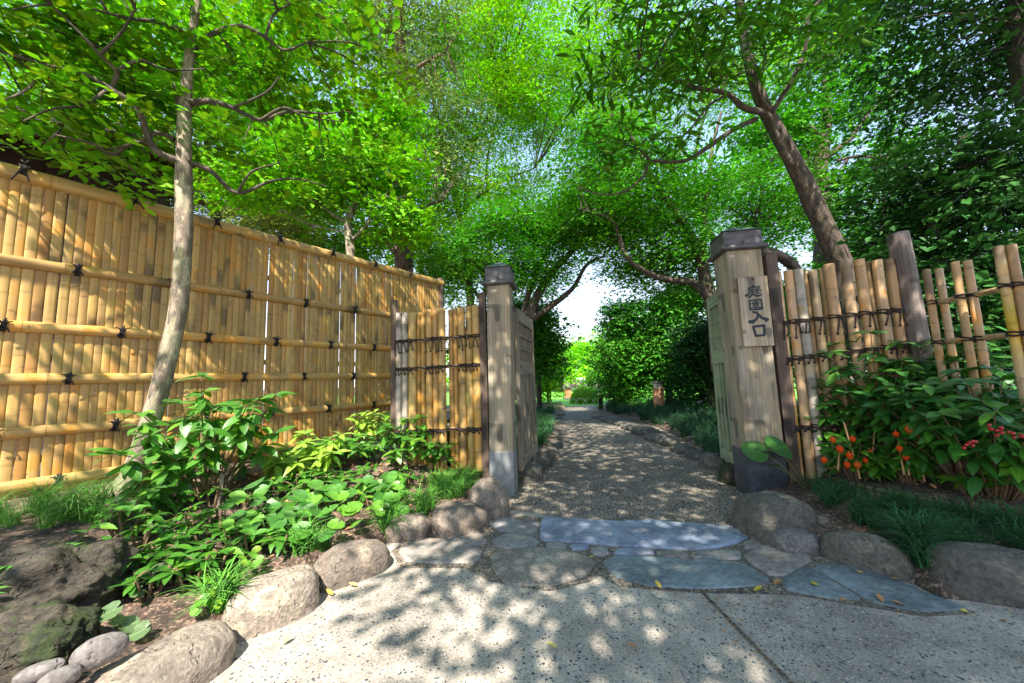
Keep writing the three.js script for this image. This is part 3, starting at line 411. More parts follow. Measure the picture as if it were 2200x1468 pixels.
{ // kerb stones along the gravel
  let nth = 0, nth2 = 0;
  const g1 = 'kerb stones along the left of the gravel path', g2 = 'kerb stones along the right of the gravel path', one = (xl, yl, xr, yr, top, label, group, m) => stone('kerb_stone', label, [xl, yl], [xr, yr], top, 0.8, m, { sharp: 0.14, group, cat: 'kerb stone', detail: 5 });
  one(1120, 1040, 1158, 1022, 985, 'dark stone under the near end of the left gate door', undefined, mat.rockDark);
  one(1138, 1012, 1178, 996, 966, 'stone under the far end of the left gate door', undefined, mat.rockDark);
  one(1165, 990, 1196, 980, 957, 'rounded kerb stone just beyond the left gate door', undefined, mat.rockBrown);
  for (const [xl, yl, xr, yr, t] of [[1182, 965, 1206, 958, 938], [1186, 948, 1208, 944, 928], [1190, 936, 1212, 932, 918], [1192, 922, 1210, 919, 910], [1190, 910, 1206, 907, 900], [1188, 900, 1204, 897, 891], [1196, 893, 1212, 890, 884]]) one(xl, yl, xr, yr, mix(t, yl, 0.25), `kerb stone on the left of the gravel path, ${NTH[nth++]} beyond the left gate door`, g1, mat.rockDark);
  one(1550, 1030, 1590, 1045, 985, 'green-stained stone under the right gate door', undefined, mat.mossRock);
  one(1508, 1000, 1552, 1012, 966, 'mossy kerb stone just beyond the right gate door', undefined, mat.rockDark);
  for (const [xl, yl, xr, yr, t] of [[1476, 980, 1512, 990, 955], [1446, 966, 1478, 976, 943], [1420, 952, 1448, 960, 930], [1392, 940, 1422, 950, 922], [1366, 926, 1394, 936, 908], [1346, 918, 1368, 925, 905], [1326, 911, 1348, 917, 900], [1308, 906, 1328, 911, 897], [1292, 901, 1310, 905, 893], [1276, 897, 1294, 900, 889]]) one(xl, yl, xr, yr, mix(t, yl, 0.3), `kerb stone on the right of the gravel path, ${NTH[nth2++]} beyond the right gate door`, g2, mat.rockDark);
}
{ // flat stones of the threshold, set in the pavement
  const t = new THREE.Group(); t.name = 'stone_threshold'; t.userData = { kind: 'structure' }; scene.add(t);
  const slab = (px, m, tall, label, seed) => {
    const top = tall * 0.4;
    const R = rng(seed), c = px.map((p) => gp(...p)), ctr = c.reduce((a, b) => a.add(b), V(0, 0, 0)).multiplyScalar(1 / c.length), pts = new THREE.CatmullRomCurve3(c, true, 'catmullrom', 0.25).getPoints(c.length * 8).slice(0, -1).map((p) => p.clone().add(V(0.006 * (R() - 0.5), 0, 0.006 * (R() - 0.5))));
    const pos = [], uv = [], idx = [], rings = [[0, -0.03], [0, top * 0.6], [0.004, top * 0.9], [0.012, top], [0.12, top + 0.003], [0.3, top + 0.005], [0.6, top + 0.006]], n = pts.length;
    for (const [k, y] of rings) for (const p of pts) { const s = k < 0.1 ? Math.max(0.3, 1 - k / p.distanceTo(ctr)) : 1 - k, x = mix(ctr.x, p.x, s), z = mix(ctr.z, p.z, s); pos.push(x, y + (y > top * 0.5 ? 0.006 * fbm(x * 7, seed, z * 7) : 0), z); uv.push(x + seed * 0.3, z); }
    for (let i = 0; i + 1 < rings.length; i++) for (let j = 0; j < n; j++) { const a = i * n + j, b = i * n + (j + 1) % n; idx.push(b, a, a + n, b + n, b, a + n); }
    const k = pos.length / 3; pos.push(ctr.x, top + 0.006, ctr.z); uv.push(ctr.x + seed * 0.3, ctr.z); for (let j = 0; j < n; j++) idx.push((rings.length - 1) * n + (j + 1) % n, (rings.length - 1) * n + j, k);
    part('paving_stone', geo(pos, idx, uv), m, t, label);
  };
  part('mortar', sheet([gp(1040, 1128), gp(1090, 1108), gp(1160, 1112), gp(1330, 1116), gp(1480, 1120), gp(1630, 1134), gp(1700, 1166), gp(1760, 1200), gp(1860, 1240), gp(2100, 1318), gp(1990, 1326), gp(1700, 1278), gp(1500, 1275), gp(1330, 1262), gp(1285, 1236), gp(1270, 1250), gp(1180, 1272), gp(1050, 1250), gp(1000, 1222), gp(860, 1220), gp(840, 1186), gp(900, 1140)], 0.004), M([1, 0.9, 0.77], { map: T.gravel, bumpMap: T.gravelB, bumpScale: 0.004 }), t);
  slab([[1167, 1117], [1250, 1120], [1330, 1124], [1400, 1121], [1480, 1129], [1575, 1136], [1616, 1156], [1570, 1174], [1500, 1185], [1340, 1178], [1250, 1170], [1163, 1164]], mat.blueSlab, 0.05, 'long blue stone slab across the gateway', 1);
  slab([[1042, 1124], [1085, 1114], [1158, 1126], [1152, 1148], [1082, 1146]], mat.greySlab, 0.035, undefined, 2);
  slab([[1056, 1165], [1085, 1149], [1130, 1150], [1160, 1166], [1140, 1180], [1080, 1181]], mat.greySlab, 0.035, undefined, 3);
  slab([[926, 1152], [960, 1142], [1030, 1144], [1046, 1168], [1010, 1175], [960, 1164]], mat.brownSlab, 0.03, undefined, 4);
  slab([[858, 1184], [920, 1160], [990, 1166], [1036, 1186], [1020, 1210], [930, 1214], [870, 1208]], mat.brownSlab, 0.04, undefined, 5);
  slab([[1056, 1196], [1120, 1178], [1210, 1184], [1276, 1206], [1260, 1240], [1180, 1262], [1090, 1258], [1062, 1230]], mat.paleSlab, 0.03, undefined, 6);
  slab([[1296, 1210], [1330, 1196], [1420, 1199], [1480, 1206], [1520, 1202], [1600, 1216], [1652, 1246], [1620, 1262], [1500, 1268], [1400, 1262], [1320, 1242]], mat.greenSlab, 0.03, 'broad blue-green slab in front of the long blue one', 7);
  slab([[1172, 1172], [1200, 1164], [1219, 1174], [1210, 1184], [1182, 1184]], mat.greySlab, 0.03, undefined, 8);
  slab([[1224, 1174], [1262, 1172], [1266, 1182], [1230, 1185]], mat.blueSlab, 0.03, undefined, 9);
  slab([[1270, 1182], [1300, 1178], [1310, 1190], [1295, 1198], [1274, 1194]], mat.greySlab, 0.03, undefined, 10);
  slab([[1320, 1186], [1350, 1180], [1400, 1186], [1404, 1194], [1350, 1195], [1322, 1194]], mat.blueSlab, 0.03, undefined, 11);
  slab([[1410, 1188], [1450, 1186], [1480, 1193], [1470, 1204], [1425, 1200]], mat.paleSlab, 0.02, undefined, 12);
  slab([[1484, 1192], [1530, 1187], [1590, 1188], [1592, 1204], [1540, 1206], [1490, 1202]], mat.greySlab, 0.03, undefined, 13);
  slab([[1594, 1170], [1622, 1158], [1640, 1168], [1625, 1182], [1600, 1182]], mat.brownSlab, 0.03, undefined, 14);
  slab([[1600, 1196], [1640, 1174], [1700, 1176], [1740, 1194], [1738, 1212], [1690, 1240], [1650, 1238], [1610, 1212]], mat.brownSlab, 0.035, undefined, 15);
  slab([[1678, 1248], [1710, 1226], [1750, 1222], [1790, 1250], [1850, 1290], [1780, 1288], [1690, 1270]], mat.greenSlab, 0.025, undefined, 16);
  slab([[1750, 1220], [1820, 1216], [1920, 1246], [2000, 1280], [2082, 1310], [1990, 1318], [1880, 1298], [1800, 1254]], mat.greenSlab, 0.025, undefined, 17);
}
{ // loose gravel and pebbles, too many to count
  const g = new THREE.IcosahedronGeometry(0.5, 0), R = rng(8), n = 26000, im = new THREE.InstancedMesh(g, M([0.46, 0.42, 0.36]), n), m = new THREE.Matrix4(), c = new THREE.Color(); let k = 0;
  while (k < n) {
    const z = -2.2 - 7 * Math.pow(R(), 1.7), x = mix(-0.2, 3.2, R()); if (inside(edgeL, x, z) > 0.06 || inside(edgeR, x, z) > 0.06) continue;
    const s = 0.005 + 0.006 * R() * R(); m.compose(V(x, -0.003 + s * 0.15, z), new THREE.Quaternion().setFromEuler(new THREE.Euler(R() * 6, R() * 6, R() * 6)), V(s, s * 0.6, s)); im.setMatrixAt(k, m);
    const q = 0.6 + 0.6 * R(); im.setColorAt(k, c.setRGB(q, q * (0.96 + 0.04 * R()), q * (0.88 + 0.14 * R()))); k++;
  }
  im.name = 'gravel'; im.userData = { kind: 'stuff', label: 'loose grey gravel covering the path beyond the threshold', category: 'gravel' }; scene.add(shade(im));
}

// ------------------------------------------------------------------ leaves
function leafGeo(L, W, { droop = 0.18, fold = 0.16, seg = 4, shape = 'oval', wave = 0, seed = 1 } = {}) { // base at the origin, length along +x, face up
  const pos = [], uv = [], idx = [], prof = { oval: (t) => Math.pow(Math.sin(Math.PI * Math.pow(t, 0.85)), 0.8), lance: (t) => Math.pow(Math.sin(Math.PI * Math.pow(t, 0.75)), 1.1), wide: (t) => Math.pow(Math.sin(Math.PI * Math.pow(t, 0.6)), 0.6), tooth: (t) => Math.pow(Math.sin(Math.PI * Math.pow(t, 0.7)), 0.85) * (1 - 0.18 * ((t * seg) % 2 < 1 ? 0 : 1)) }[shape];
  for (let i = 0; i <= seg; i++) {
    const t = i / seg, w = W / 2 * (i === 0 ? 0.06 : i === seg ? 0.02 : prof(t)), x = L * (t - 0.1 * droop * t * t), y = -droop * L * t * t + 0.1 * L * droop * t;
    for (const s of [-1, 0, 1]) { pos.push(x, y + Math.abs(s) * fold * w + wave * L * n3(i * 0.9 + seed, s * 2, 4), s * w); uv.push(0.5 + 0.5 * s * w / (W / 2), t); }
  }
  for (let i = 0; i < seg; i++) for (const k of [0, 1]) { const a = 3 * i + k, b = a + 3; idx.push(a, a + 1, b, a + 1, b + 1, b); }
  return geo(pos, idx, uv);
}
function heartLeaf(Rr, seed) { // a round leaf with a notch at the stalk (the origin), blade along +x
  const R = rng(seed), pos = [], uv = [], idx = [], n = 26, rings = [0.35, 0.7, 1], cup = 0.12 + 0.14 * R(), sag = 0.2 * R();
  pos.push(0, 0, 0); uv.push(0.5, 0);
  for (const k of rings) for (let j = 0; j <= n; j++) {
    const a = mix(-Math.PI + 0.24, Math.PI - 0.24, j / n), q = Rr * k * (0.62 + 0.44 * Math.pow(Math.cos(a / 2), 2) * 1.05 + (k === 1 ? 0.03 * Math.sin(j * 2.1 + seed) : 0)), x = Math.cos(a) * q + 0.1 * Rr * k, z = Math.sin(a) * q * 1.12;
    pos.push(x, cup * Rr * k * k * (0.6 + 0.4 * Math.cos(2 * a + seed)) - sag * Math.max(0, x) + 0.03 * Rr * k * Math.sin(3 * a + seed), z); uv.push(0.5 + 0.42 * z / Rr / 1.2, 0.3 + 0.5 * x / Rr);
  }
  for (let j = 0; j < n; j++) { idx.push(0, j + 2, j + 1); for (let r = 0; r < 2; r++) { const a = 1 + r * (n + 1) + j, b = a + n + 1; idx.push(a, a + 1, b, a + 1, b + 1, b); } }
  return geo(pos, idx, uv);
}
const basis = (d, n) => { const x = d.clone().normalize(), y = n.clone().addScaledVector(x, -n.dot(x)).normalize(), z = x.clone().cross(y); return new THREE.Quaternion().setFromRotationMatrix(new THREE.Matrix4().makeBasis(x, y, z)); };
const gloss = { roughness: 0.4, specularIntensity: 0.9, map: T.leaf };
const L = {
  bush: [LEAF([0.085, 0.3, 0.025], gloss), LEAF([0.12, 0.38, 0.03], gloss), LEAF([0.22, 0.5, 0.035], gloss)], dark: [LEAF([0.065, 0.28, 0.04], gloss), LEAF([0.1, 0.37, 0.04], gloss), LEAF([0.17, 0.48, 0.04], gloss)],
  yellow: [LEAF([0.4, 0.65, 0.07], gloss), LEAF([0.3, 0.58, 0.06], gloss), LEAF([0.5, 0.7, 0.12], gloss)], round: [LEAF([0.075, 0.28, 0.03], { ...gloss, roughness: 0.5 }), LEAF([0.11, 0.36, 0.03], { ...gloss, roughness: 0.5 }), LEAF([0.2, 0.5, 0.04], { ...gloss, roughness: 0.5 })], grey: [LEAF([0.17, 0.27, 0.14], gloss), LEAF([0.2, 0.33, 0.15], gloss)],
  cane: M([0.5, 0.28, 0.12]), stem: M([0.14, 0.15, 0.05]), stemBrown: M([0.16, 0.1, 0.05]), grass: [LEAF([0.12, 0.33, 0.04]), LEAF([0.05, 0.17, 0.05]), LEAF([0.2, 0.4, 0.08]), LEAF([0.05, 0.15, 0.06])], fern: LEAF([0.13, 0.42, 0.05]), berry: M([0.36, 0.006, 0.012], { roughness: 0.3 }), lantern: [LEAF([0.85, 0.1, 0.008], { roughness: 0.7 }), LEAF([0.8, 0.16, 0.02], { roughness: 0.7 })], dry: [M([0.5, 0.36, 0.05]), M([0.4, 0.2, 0.08]), M([0.62, 0.5, 0.12])],
};
const bushLeaf = { big: [1, 2, 3].map((s) => leafGeo(1, 0.36, { seg: 5, droop: 0.14 + 0.09 * s, shape: 'lance', seed: s })), oval: [1, 2, 3].map((s) => leafGeo(1, 0.42, { seg: 5, droop: 0.1 + 0.07 * s, shape: 'oval', seed: s })), tooth: [1, 2, 3].map((s) => leafGeo(1, 0.62, { seg: 7, droop: 0.12 + 0.08 * s, shape: 'tooth', seed: s, wave: 0.03 })) };
// a shrub: stems from the foot, whorls of leaves at and below each tip
function shrub(name, label, category, foot, { h, spread, stems, whorl = 7, tiers = 2, len, kind = 'big', mats, seed, lean = V(0, 0, 0), group, flat = 0.4, max = 300, low = 0.45 }) {
  const t = thing(name, label, category, foot, 0, group), R = rng(seed), st = [], extra = []; let count = 0;
  for (let i = 0; i < stems; i++) {
    const a = (i + 0.6 * R()) / stems * 6.283 * 2.4, q = Math.sqrt((i + 0.5) / stems) * spread, top = V(Math.cos(a) * q, h * (low + (1 - low) * R()) * (1 - 0.25 * q / spread), Math.sin(a) * q).addScaledVector(lean, 1), root = V(top.x * 0.2, -0.04, top.z * 0.2), midp = root.clone().lerp(top, 0.55).add(V(0.05 * (R() - 0.5), 0.06, 0.05 * (R() - 0.5)));
    st.push(limb([root, midp, top], [0.006, 0.005, 0.003], { seg: 5, per: 4, wob: 0.1, seed: i }));
    for (let k = 0; k < tiers; k++) {
      const P = top.clone().lerp(midp, k * 0.34 + 0.04), n = k ? Math.ceil(whorl * 0.7) : whorl, a0 = R() * 6;
      for (let j = 0; j < n; j++, count++) {
        const b = a0 + j / n * 6.283 + 0.5 * (R() - 0.5), up = (k ? -0.45 : 0.1) + flat * 2 * (R() - 0.5), d = V(Math.cos(b), up, Math.sin(b)), gi = Math.floor(R() * 3), mi = Math.min(mats.length - 1, Math.floor(R() * R() * mats.length * 1.3)), pp = P.clone().add(V(0.03 * (R() - 0.5), -0.05 * R() * k, 0.03 * (R() - 0.5))), qq = basis(d, V(0.9 * (R() - 0.5), 1, 0.25 + 0.9 * (R() - 0.5))), sc = len * (0.65 + 0.55 * R());
        if (count >= max) { (extra[mi] ??= []).push(bushLeaf[kind][gi].clone().applyMatrix4(new THREE.Matrix4().compose(pp, qq, V(sc, sc, sc)))); continue; }
        const m = part('leaf', bushLeaf[kind][gi], mats[mi], t); m.position.copy(pp); m.quaternion.copy(qq); m.scale.setScalar(sc);
      }
    }
  }
  extra.forEach((l, i) => { part('foliage', merge(l), mats[i], t).userData.kind = 'stuff'; }); part('stem', merge(st), L.stemBrown, t); return t;
}
shrub('leafy_shrub', 'tall glossy-leaved shrub in front of the slender tree trunk, left bed', 'shrub', onBed(440, 1058), { h: 0.98, spread: 0.5, stems: 26, whorl: 8, tiers: 3, len: 0.15, mats: L.bush, seed: 11, low: 0.32 , kind: 'oval' });
shrub('leafy_shrub', 'small glossy shrub at the foot of the slender tree trunk, left of the tall shrub', 'shrub', onBed(320, 1105), { h: 0.26, spread: 0.16, stems: 5, whorl: 7, tiers: 3, len: 0.15, mats: L.bush, seed: 12 });
shrub('yellow_green_shrub', 'sunlit yellow-green shrub against the bamboo screen, right of the tall glossy shrub', 'shrub', onBed(650, 1022), { h: 0.42, spread: 0.36, stems: 18, whorl: 7, tiers: 3, len: 0.16, mats: L.yellow, seed: 13 });
shrub('leafy_shrub', 'dense bushy shrub in front of the short pole fence, left of the gate', 'shrub', onBed(905, 990), { h: 0.68, spread: 0.48, stems: 40, whorl: 6, tiers: 3, len: 0.12, kind: 'oval', mats: L.bush, seed: 14, low: 0.35 });
shrub('leafy_shrub', 'low leafy shrub at the foot of the left gate post', 'shrub', onBed(1000, 985), { h: 0.3, spread: 0.34, stems: 26, whorl: 6, tiers: 2, len: 0.09, kind: 'oval', mats: L.bush, seed: 15 });
shrub('leafy_shrub', 'straggly shrub by the wooden corner post of the bamboo screen', 'shrub', onBed(800, 960), { h: 0.55, spread: 0.26, stems: 16, whorl: 5, tiers: 3, len: 0.11, kind: 'oval', mats: L.yellow, seed: 16 });
shrub('leafy_shrub', 'low mid-green shrub between the yellow-green shrub and the short pole fence', 'shrub', onBed(740, 990), { h: 0.3, spread: 0.34, stems: 24, whorl: 6, tiers: 2, len: 0.11, kind: 'oval', mats: L.bush, seed: 17 });
shrub('tall_shrub', 'tallest dark green shrub, in front of the weathered log and pole fence on the right', 'shrub', onBed(1905, 1005), { h: 1.3, spread: 0.6, stems: 70, whorl: 8, tiers: 3, len: 0.135, mats: L.dark, seed: 21, low: 0.5, lean: V(0.05, 0, 0) , kind: 'oval' });
shrub('tall_shrub', 'dark green shrub beside the right gate post, behind the orange lantern plants', 'shrub', onBed(1790, 1000), { h: 0.88, spread: 0.42, stems: 46, whorl: 8, tiers: 3, len: 0.115, mats: L.dark, seed: 22, low: 0.4 , kind: 'oval' });
const berried = shrub('berry_shrub', 'dark glossy shrub with red berries at the right edge', 'shrub', onBed(2130, 1060), { h: 0.9, spread: 0.52, stems: 60, whorl: 8, tiers: 3, len: 0.135, mats: L.dark, seed: 23, low: 0.45 , kind: 'oval' });
{ const R = rng(3), g = new THREE.SphereGeometry(0.0075, 10, 8); for (const [x, y] of [[2137, 918], [2154, 927], [2188, 938], [2080, 955]]) { const c = at(x, y, 1.78).sub(berried.position); for (let k = 0; k < 6; k++) part('berry', g, L.berry, berried).position.copy(c).add(V(0.026 * (R() - 0.5) * 2, 0.018 * (R() - 0.5) * 2, 0.026 * (R() - 0.5) * 2)); } }
shrub('tall_shrub', 'dark shrub against the paired bamboo poles, above the berry shrub', 'shrub', onBed(2105, 1010), { h: 1.25, spread: 0.6, stems: 64, whorl: 8, tiers: 3, len: 0.135, mats: L.dark, seed: 24, low: 0.5, kind: 'oval' });
shrub('leafy_shrub', 'low spreading shrub on the mulch below the berry shrub', 'shrub', onBed(2090, 1062), { h: 0.16, spread: 0.2, stems: 6, whorl: 7, tiers: 1, len: 0.13, mats: L.bush, seed: 25 });
shrub('leafy_shrub', 'small leafy sprig at the right foot of the right gate post', 'shrub', onBed(1715, 990), { h: 0.32, spread: 0.16, stems: 8, whorl: 6, tiers: 2, len: 0.09, kind: 'oval', mats: L.dark, seed: 26 });
{ // low plants with small glossy leaves
  const spots = [[330, 1150], [360, 1190], [400, 1130], [440, 1170], [470, 1120], [500, 1170], [540, 1200], [420, 1220], [600, 1060], [520, 1090], [380, 1095], [300, 1180], [570, 1130], [640, 1050], [700, 1030], [610, 1180], [470, 1215], [350, 1110], [560, 1080], [730, 1055], [455, 1090], [410, 1180], [520, 1140], [300, 1120], [660, 1075], [780, 1030], [830, 1050], [880, 1040], [860, 1010], [930, 1040], [770, 1075], [340, 1235], [660, 1015], [720, 1010], [950, 1010], [290, 1225], [330, 1265], [375, 1255], [410, 1270], [270, 1150], [235, 1140], [455, 1245], [350, 1215], [310, 1290], [520, 1185], [580, 1170], [640, 1130], [800, 1100], [840, 1080], [690, 1060]];
  const R = rng(31), protos = [0, 1, 2].map((k) => shrub('low_leafy_plant', 'low plant with small glossy leaves, in the ground cover of the left bed', 'plant', onBed(...spots[k]), { h: 0.13, spread: 0.1, stems: 4, whorl: 7, tiers: 1, len: 0.075, mats: L.bush, seed: 40 + k, kind: k ? 'oval' : 'big', group: 'low glossy plants covering the left bed' }));
  spots.slice(3).forEach((s, i) => { const c = protos[i % 3].clone(); c.name = numbered('low_leafy_plant'); c.position.copy(onBed(...s)); c.rotation.y = R() * 6; c.scale.setScalar(0.8 + 0.6 * R()); scene.add(c); });
}
// round-leaved plants
const hearts = [1, 2, 3, 4].map((s) => heartLeaf(0.5, s));
function roundPlant(name, label, list, mats, seed, foot) { // list: px, py, px across, height of the leaf above the bed
  const R = rng(seed), P0 = foot ?? onBed(list[0][0], list[0][1] + 50), t = thing(name, label, 'plant', P0), st = [];
  for (const [x, y, w, h] of list) {
    let P = gp(x, y, 0.3); for (let k = 0; k < 8; k++) P = gp(x, y, mix(P.y, bed(P.x, P.z) + h, 0.6)); const d = -P.z, s = w / FOCAL * d * 0.82 * (0.9 + 0.2 * R()), q = P.clone().sub(P0), m = part('leaf', hearts[Math.floor(R() * 4)], mats[Math.floor(R() * mats.length)], t);
    m.position.copy(q); const a = R() * 6.28; m.quaternion.copy(basis(V(Math.cos(a), -0.1 - 0.25 * R(), Math.sin(a)), V(0.25 + 0.5 * (R() - 0.5), 1, 0.45 + 0.5 * (R() - 0.5)))); m.scale.setScalar(s);
    const g = V(q.x + 0.05 * (R() - 0.5), bed(P.x, P.z) - P0.y - 0.03, q.z - 0.05); st.push(limb([g, g.clone().lerp(q, 0.6).add(V(0, 0.02, 0)), q], [0.004, 0.0035, 0.003], { seg: 5, per: 3, wob: 0 }));
  }
  for (const s of st) part('stalk', s, L.stem, t); return t;
}
{
  const R = rng(61), clump = (n, x0, x1, y0, y1, w0, w1, h) => Array.from({ length: n }, () => [mix(x0, x1, R()), mix(y0, y1, R()), mix(w0, w1, R()), h * (0.6 + 0.8 * R())]);
  roundPlant('round_leaf_plant', 'round-leaved plant with large sunlit leaves, nearest the third boulder', [[640, 1105, 56, 0.12], [655, 1140, 62, 0.1], [690, 1100, 50, 0.14], [750, 1090, 54, 0.15], [700, 1150, 40, 0.1], [770, 1125, 40, 0.12], [610, 1115, 44, 0.12], [725, 1125, 42, 0.12], [670, 1075, 44, 0.16], [600, 1150, 46, 0.08]], L.round, 62);
  roundPlant('round_leaf_plant', 'round-leaved plant in the middle of the left bed, behind the large sunlit one', clump(30, 550, 760, 1030, 1100, 34, 56, 0.13), L.round, 63);
  roundPlant('round_leaf_plant', 'round-leaved plant on the left, beside the plant label', clump(24, 480, 610, 1050, 1140, 34, 50, 0.13), L.round, 64);
  roundPlant('round_leaf_plant', 'round-leaved plant at the right of the ground cover, above the low brown boulder', clump(24, 750, 868, 1020, 1105, 28, 48, 0.12), L.round, 65);
  roundPlant('round_leaf_plant', 'round-leaved plant on bare soil beside the mossy boulder', [[300, 1235, 50, 0.08], [330, 1225, 44, 0.1], [372, 1220, 34, 0.08], [290, 1210, 40, 0.1], [300, 1270, 36, 0.05], [160, 1145, 36, 0.06], [255, 1118, 36, 0.08]], [L.grey[1], L.round[0]], 66);
  roundPlant('round_leaf_plant', 'grey-green round-leaved plant behind the oval stone, bottom left', [[205, 1335, 50, 0.1], [245, 1310, 56, 0.12], [195, 1360, 46, 0.06], [240, 1335, 40, 0.08], [190, 1330, 36, 0.1], [265, 1345, 46, 0.06], [225, 1320, 36, 0.1], [310, 1352, 46, 0.05]], L.grey, 67);
  roundPlant('round_leaf_plant', 'bright small round-leaved plant between the first and second boulders', [[448, 1275, 34, 0.06], [430, 1290, 32, 0.06], [460, 1300, 28, 0.05], [425, 1310, 30, 0.04], [445, 1255, 26, 0.08]], [L.yellow[0], L.round[2]], 68);
  roundPlant('round_leaf_plant', 'small round-leaved plant behind the second boulder', [[540, 1195, 26, 0.1], [560, 1205, 30, 0.08], [530, 1215, 30, 0.06], [555, 1180, 26, 0.1], [510, 1235, 28, 0.05], [520, 1210, 22, 0.1]], [L.yellow[0], L.round[2]], 69);
  { // two big leaves leaning over the foot of the right post
    const P = gate(2.5, -0.16, 0).setY(0.1), t = thing('leopard_plant', 'plant with two large round leaves across the foot of the right gate post', 'plant', P), st = [];
    for (const [x, y, d, w, a] of [[1632, 972, 3.25, 72, 2.6], [1664, 965, 3.22, 74, 0.5], [1660, 1000, 3.3, 44, 1.6]]) { const q = at(x, y, d).sub(P), m = part('leaf', hearts[st.length], L.round[0], t); m.position.copy(q); m.quaternion.copy(basis(V(Math.cos(a), 0.05, -Math.sin(a) * 0.5), V(0.1, 0.8, 0.75))); m.scale.setScalar(w / FOCAL * d * 0.8); st.push(limb([V(0.05, -0.02, -0.02), V(q.x * 0.6, q.y * 0.75, q.z * 0.5), q], [0.005, 0.004, 0.003], { seg: 5, per: 4, wob: 0 })); }
    for (const s of st) part('stalk', s, L.stem, t);
  }
}
// ------------------------------------------------------------------ lantern plants with stakes
{
  let stakeN = 0;
  const lamp = new THREE.LatheGeometry([[0, -0.026], [0.006, -0.02], [0.016, -0.008], [0.019, 0.004], [0.015, 0.015], [0.006, 0.021], [0, 0.022]].map((p) => new THREE.Vector2(...p)), 10); { const p = lamp.attributes.position; for (let i = 0; i < p.count; i++) { const a = Math.atan2(p.getZ(i), p.getX(i)), k = 1 + 0.12 * Math.cos(5 * a); p.setX(i, p.getX(i) * k); p.setZ(i, p.getZ(i) * k); } lamp.computeVertexNormals(); }
  const z = ([x, y]) => [1500 + x / 2.936, 850 + y / 2.936], mk = (label, px, seed, lanterns, stakes, spread, h) => {
    const t = shrub('lantern_plant', label, 'plant', onBed(...px), { h, spread, stems: 26, whorl: 4, tiers: 3, len: 0.095, kind: 'tooth', mats: L.bush, seed, low: 0.5 }), P = t.position, R = rng(seed);
    for (const e of lanterns) { const [x, y] = z(e), m = part('lantern', lamp, L.lantern[R() < 0.7 ? 0 : 1], t); m.position.copy(at(x, y, -P.z - 0.1 - 0.12 * R()).sub(P)); m.scale.setScalar(0.95 + 0.35 * R()); m.rotation.set(0.3 * (R() - 0.5), R() * 6, 0.4 * (R() - 0.5)); part('lantern_cap', new THREE.SphereGeometry(0.006, 6, 5).translate(0, 0.026, 0), L.stem, m); }
    for (const [a, b] of stakes) { const [x0, y0] = z(a), [x1, y1] = z(b), A = at(x0, y0, -P.z - 0.02).sub(P), Bq = at(x1, y1, -P.z - 0.12).sub(P); solo('plant_stake', limb([A.add(P), Bq.add(P)], [0.006, 0.0065], { seg: 7, smooth: false, wob: 0.05 }), L.cane, `thin cane stake, ${['second from the left', 'fourth from the left', 'third from the left', 'third from the right', 'farthest right', 'fourth from the right', 'by the pale climbing plant', 'short one left of the orange husks'][stakeN++]}, among the lantern plants`, 'stake', 'cane stakes among the lantern plants'); }
  };
  mk('lantern plant with many orange husks, left clump on the right bed', [1842, 1032], 71, [[850, 280], [975, 275], [895, 340], [955, 380], [1085, 355], [1055, 410], [795, 408], [1005, 440], [940, 438]], [[[920, 170], [1022, 525]], [[1120, 150], [1090, 500]], [[890, 360], [882, 470]]], 0.2, 0.4);
  mk('lantern plant with orange husks tied to canes, right clump on the right bed', [1950, 1035], 72, [[1250, 245], [1330, 215], [1270, 335], [1310, 390], [1385, 425], [1430, 275], [1392, 285]], [[[1295, 140], [1330, 505]], [[1358, 68], [1428, 545]], [[1260, 280], [1300, 500]]], 0.15, 0.42);
  mk('pale climbing lantern plant close to the right gate post', [1775, 1010], 73, [], [[[790, 320], [845, 480]], [[905, 370], [905, 485]]], 0.12, 0.36);
}
{ // border pole of the right bed, bound with dark ties
  const px = [[1690, 996], [1752, 1017], [1820, 1041], [1909, 1063], [1977, 1076], [2070, 1092], [2200, 1112]], P = onBed(1850, 1052), pts = px.map((p) => { const q = onBed(...p); return q.setY(q.y + 0.012); }), t = thing('edging_pole', 'bamboo edging pole wound with dark ties, along the mulch of the right bed', 'garden edging', P), loc = pts.map((p) => p.sub(P));
  const c = new THREE.CatmullRomCurve3(loc), g = limb(loc, loc.map(() => 0.019), { seg: 10, per: 8, wob: 0.05, seed: 3 }); g.setAttribute('color', new THREE.BufferAttribute(new Float32Array(g.attributes.position.count * 3).fill(1), 3)); part('pole', g, mat.oldBamboo, t);
  for (let k = 1; k < 26; k++) { const p = c.getPointAt(k / 26), d = c.getTangentAt(k / 26), l = new THREE.TorusGeometry(0.021, 0.007, 6, 14), m = part('tie', l, mat.cord, t); m.position.copy(p); m.quaternion.setFromUnitVectors(V(0, 0, 1), d.add(V(0.25, 0.1, 0)).normalize()); }
}
{ // plant label
  const P = onBed(470, 1092), t = thing('plant_label', 'small weathered wooden plant label standing in the left bed', 'plant label', P), h = highAt(474, 1018, P) - P.y, m = part('stake', boxUV(box(0.026, h + 0.1, 0.012, 0, h / 2 - 0.05, 0)), mat.logPost, t); m.rotation.z = -0.06;
}
